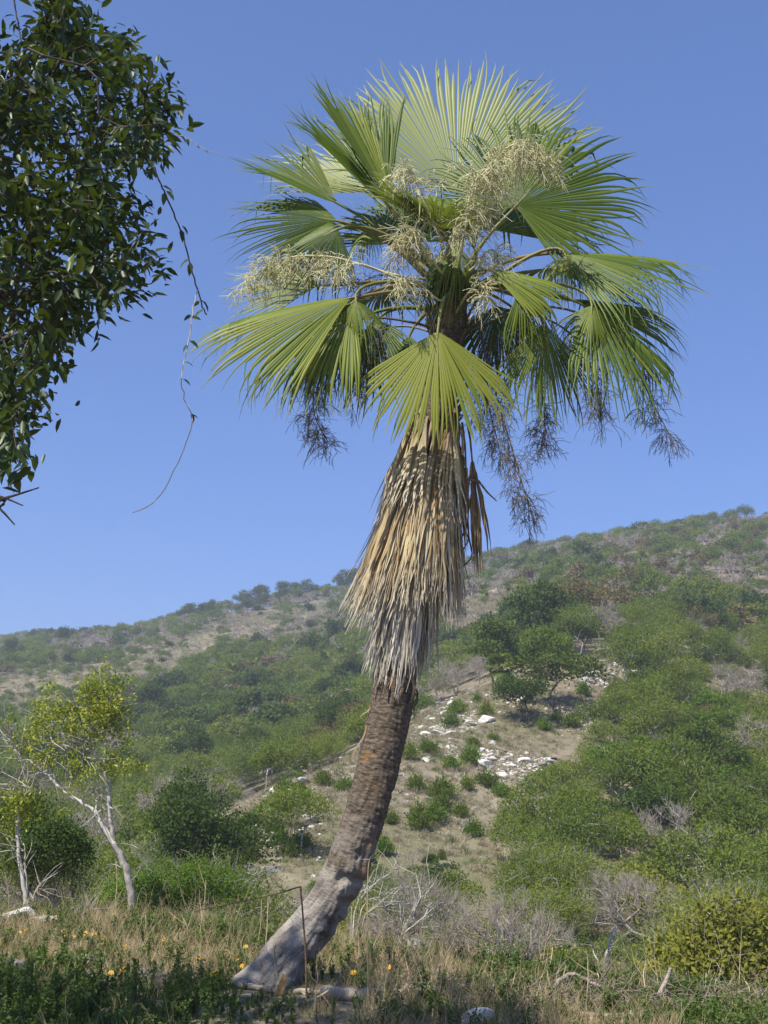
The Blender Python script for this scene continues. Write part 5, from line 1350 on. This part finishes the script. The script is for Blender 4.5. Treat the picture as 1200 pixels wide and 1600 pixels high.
# leafy weeds near the camera in the shade and by the trunk
big = [weed_mesh(150 + q, 150, .5) for q in range(3)]
for k in range(44):
    u = rng.uniform(0, 380) if k < 34 else rng.uniform(470, 760); v = rng.uniform(1555, 1625) if k < 34 else rng.uniform(1550, 1610)
    d = float(np.interp(v, [1540, 1600, 1640], [9.3, 8.4, 7.8])); p = P(u, v, d); p[2] = float(ground_z(p[0], p[1])) - .01
    o = obj('leafy_weed', big[k % 3]); o.location = [float(q) for q in p]; s = rng.uniform(.45, .8) * (1 if k < 34 else .6); o.scale = (s, s, s); o.rotation_euler = (0, 0, rng.random() * 6.28)
    tag(o, 'leafy green weed in the shaded foreground grass' if k < 34 else 'leafy green weed in the sunny grass in front of the palm', 'weed', 'weeds in the tree shade' if k < 34 else 'weeds in front of the palm')
# bleached dead bushes below the edge
def dead_bush(root, d, limbs, label, tw=60, r=.016):
    e = empty('dead_bush', root); tag(e, label, 'bush'); mb = MB()
    allp = []
    for uv in limbs:
        c = catmull([P(u, v, d + rng.normal(0, .15) * min(1, i_)) if i_ else root - (0, 0, .1) for i_, (u, v) in enumerate(uv)], 12); c = c + rng.normal(0, .012, c.shape); mb.tube(c, np.linspace(r, r * .25, 12), 5); allp.append(c)
    for q in range(tw):
        c = allp[int(rng.integers(0, len(allp)))]; k = int(rng.integers(4, 11)); t = unit(c[k + 1] - c[k]); L = rng.uniform(.2, .6); dv = unit(t + rng.normal(0, .6, 3)); p = [c[k]]
        for s in range(4): dv = unit(dv + rng.normal(0, .2, 3) + (0, 0, .05)); p.append(p[-1] + dv * L / 4)
        mb.tube(p, np.linspace(r * .4, r * .12, 5), 4)
    o = obj('branches', mb.mesh('dead_bush', M['bark_pale']), e); o.location = [-float(c) for c in root]
    return e
r1 = G(618, 15.4); dead_bush(r1, 15.4, [[(0, 0), (620, 1480), (640, 1440), (660, 1400), (676, 1370)], [(0, 0), (622, 1478), (630, 1430), (632, 1405)], [(0, 0), (632, 1465), (655, 1440), (680, 1410)], [(0, 0), (625, 1470), (645, 1425), (670, 1385)]], 'bleached white dead bush with forked stems beside the palm trunk', 40)
r2 = G(560, 15.8); dead_bush(r2, 15.8, [[(0, 0), (552, 1430), (575, 1390), (610, 1365), (630, 1352)], [(0, 0), (548, 1420), (560, 1380), (575, 1340)], [(0, 0), (562, 1425), (595, 1400), (640, 1380)], [(0, 0), (545, 1425), (552, 1385), (548, 1355)], [(0, 0), (570, 1430), (605, 1415), (630, 1400)]], 'grey tangle of dead twigs just behind the leaning palm trunk', 70, .013)
r3 = G(940, 15.2); dead_bush(r3, 15.2, [[(0, 0), (936, 1510), (926, 1485), (914, 1450)], [(0, 0), (946, 1510), (952, 1480), (955, 1462)], [(0, 0), (950, 1485), (960, 1460), (966, 1448)]], 'thin white leafless stems in a V on the green slope', 8, .016)
r4 = G(785, 13.6); dead_bush(r4, 13.6, [[(0, 0), (784, 1505), (780, 1480), (776, 1455)], [(0, 0), (790, 1500), (800, 1470)], [(0, 0), (778, 1500), (768, 1475)]], 'small pale dead shrub at the edge of the drop', 26, .010)
r5 = G(112, 14.2); dead_bush(r5, 14.2, [[(0, 0), (125, 1440), (130, 1415), (128, 1395)], [(0, 0), (112, 1440), (108, 1420)], [(0, 0), (135, 1440), (148, 1410)]], 'low tangle of grey twigs on the bench between the two pale trees', 34, .008)
# heaps of dry brush at the edge
for u, d, w, n, lab in ((900, 9.0, .65, 420, 'heap of tangled dry brush in the grass at the edge of the drop'), (660, 9.3, .45, 200, 'small tangle of dry twigs beside the grey log'), (1080, 9.0, .6, 240, 'thin tangle of dry grass stems near the yellow-green shrub')):
    c = G(u, d); e_ = MB()
    for q in range(n):
        a = rng.random() * 6.28; p = np.array((rng.normal(0, w * .5), rng.normal(0, w * .35), abs(rng.normal(0, .07)))); dv = unit(np.array((math.cos(a), math.sin(a), rng.normal(.15, .3)))); L = rng.uniform(.10, .30); cc = [p]
        for s in range(4): dv = unit(dv + rng.normal(0, .22, 3)); cc.append(cc[-1] + dv * L / 4)
        cc = np.array(cc); cc[:, 2] = np.maximum(cc[:, 2], .0); e_.tube(cc, np.linspace(.0034, .0015, 5), 3)
    o = obj('brush_heap', e_.mesh('brush_heap', M['deadwood'])); o.location = [float(q) for q in c]; tag(o, lab, 'brush', kind='stuff')

# ------------------------------------------------------------------ air
m, nt, out = base_mat('haze')
pv = nd(nt, 'ShaderNodeVolumePrincipled'); pv.inputs['Color'].default_value = (.82, .88, .98, 1); pv.inputs['Density'].default_value = HAZE
pv.inputs['Anisotropy'].default_value = .2
nt.links.new(pv.outputs[0], out.inputs['Volume'])
bm = bmesh.new(); bmesh.ops.create_cube(bm, size=1.0); me = bpy.data.meshes.new('haze'); bm.to_mesh(me); bm.free(); me.materials.append(m)
zlo = float(Z.min()) - 1.0; zhi = float(max(Z.max() + 14, 20))
o = obj('haze', me); o.scale = (2900, 2900, zhi - zlo); o.location = (0, 0, (zhi + zlo) / 2)
tag(o, 'thin blue daylight haze filling the valley air', 'haze', kind='stuff')
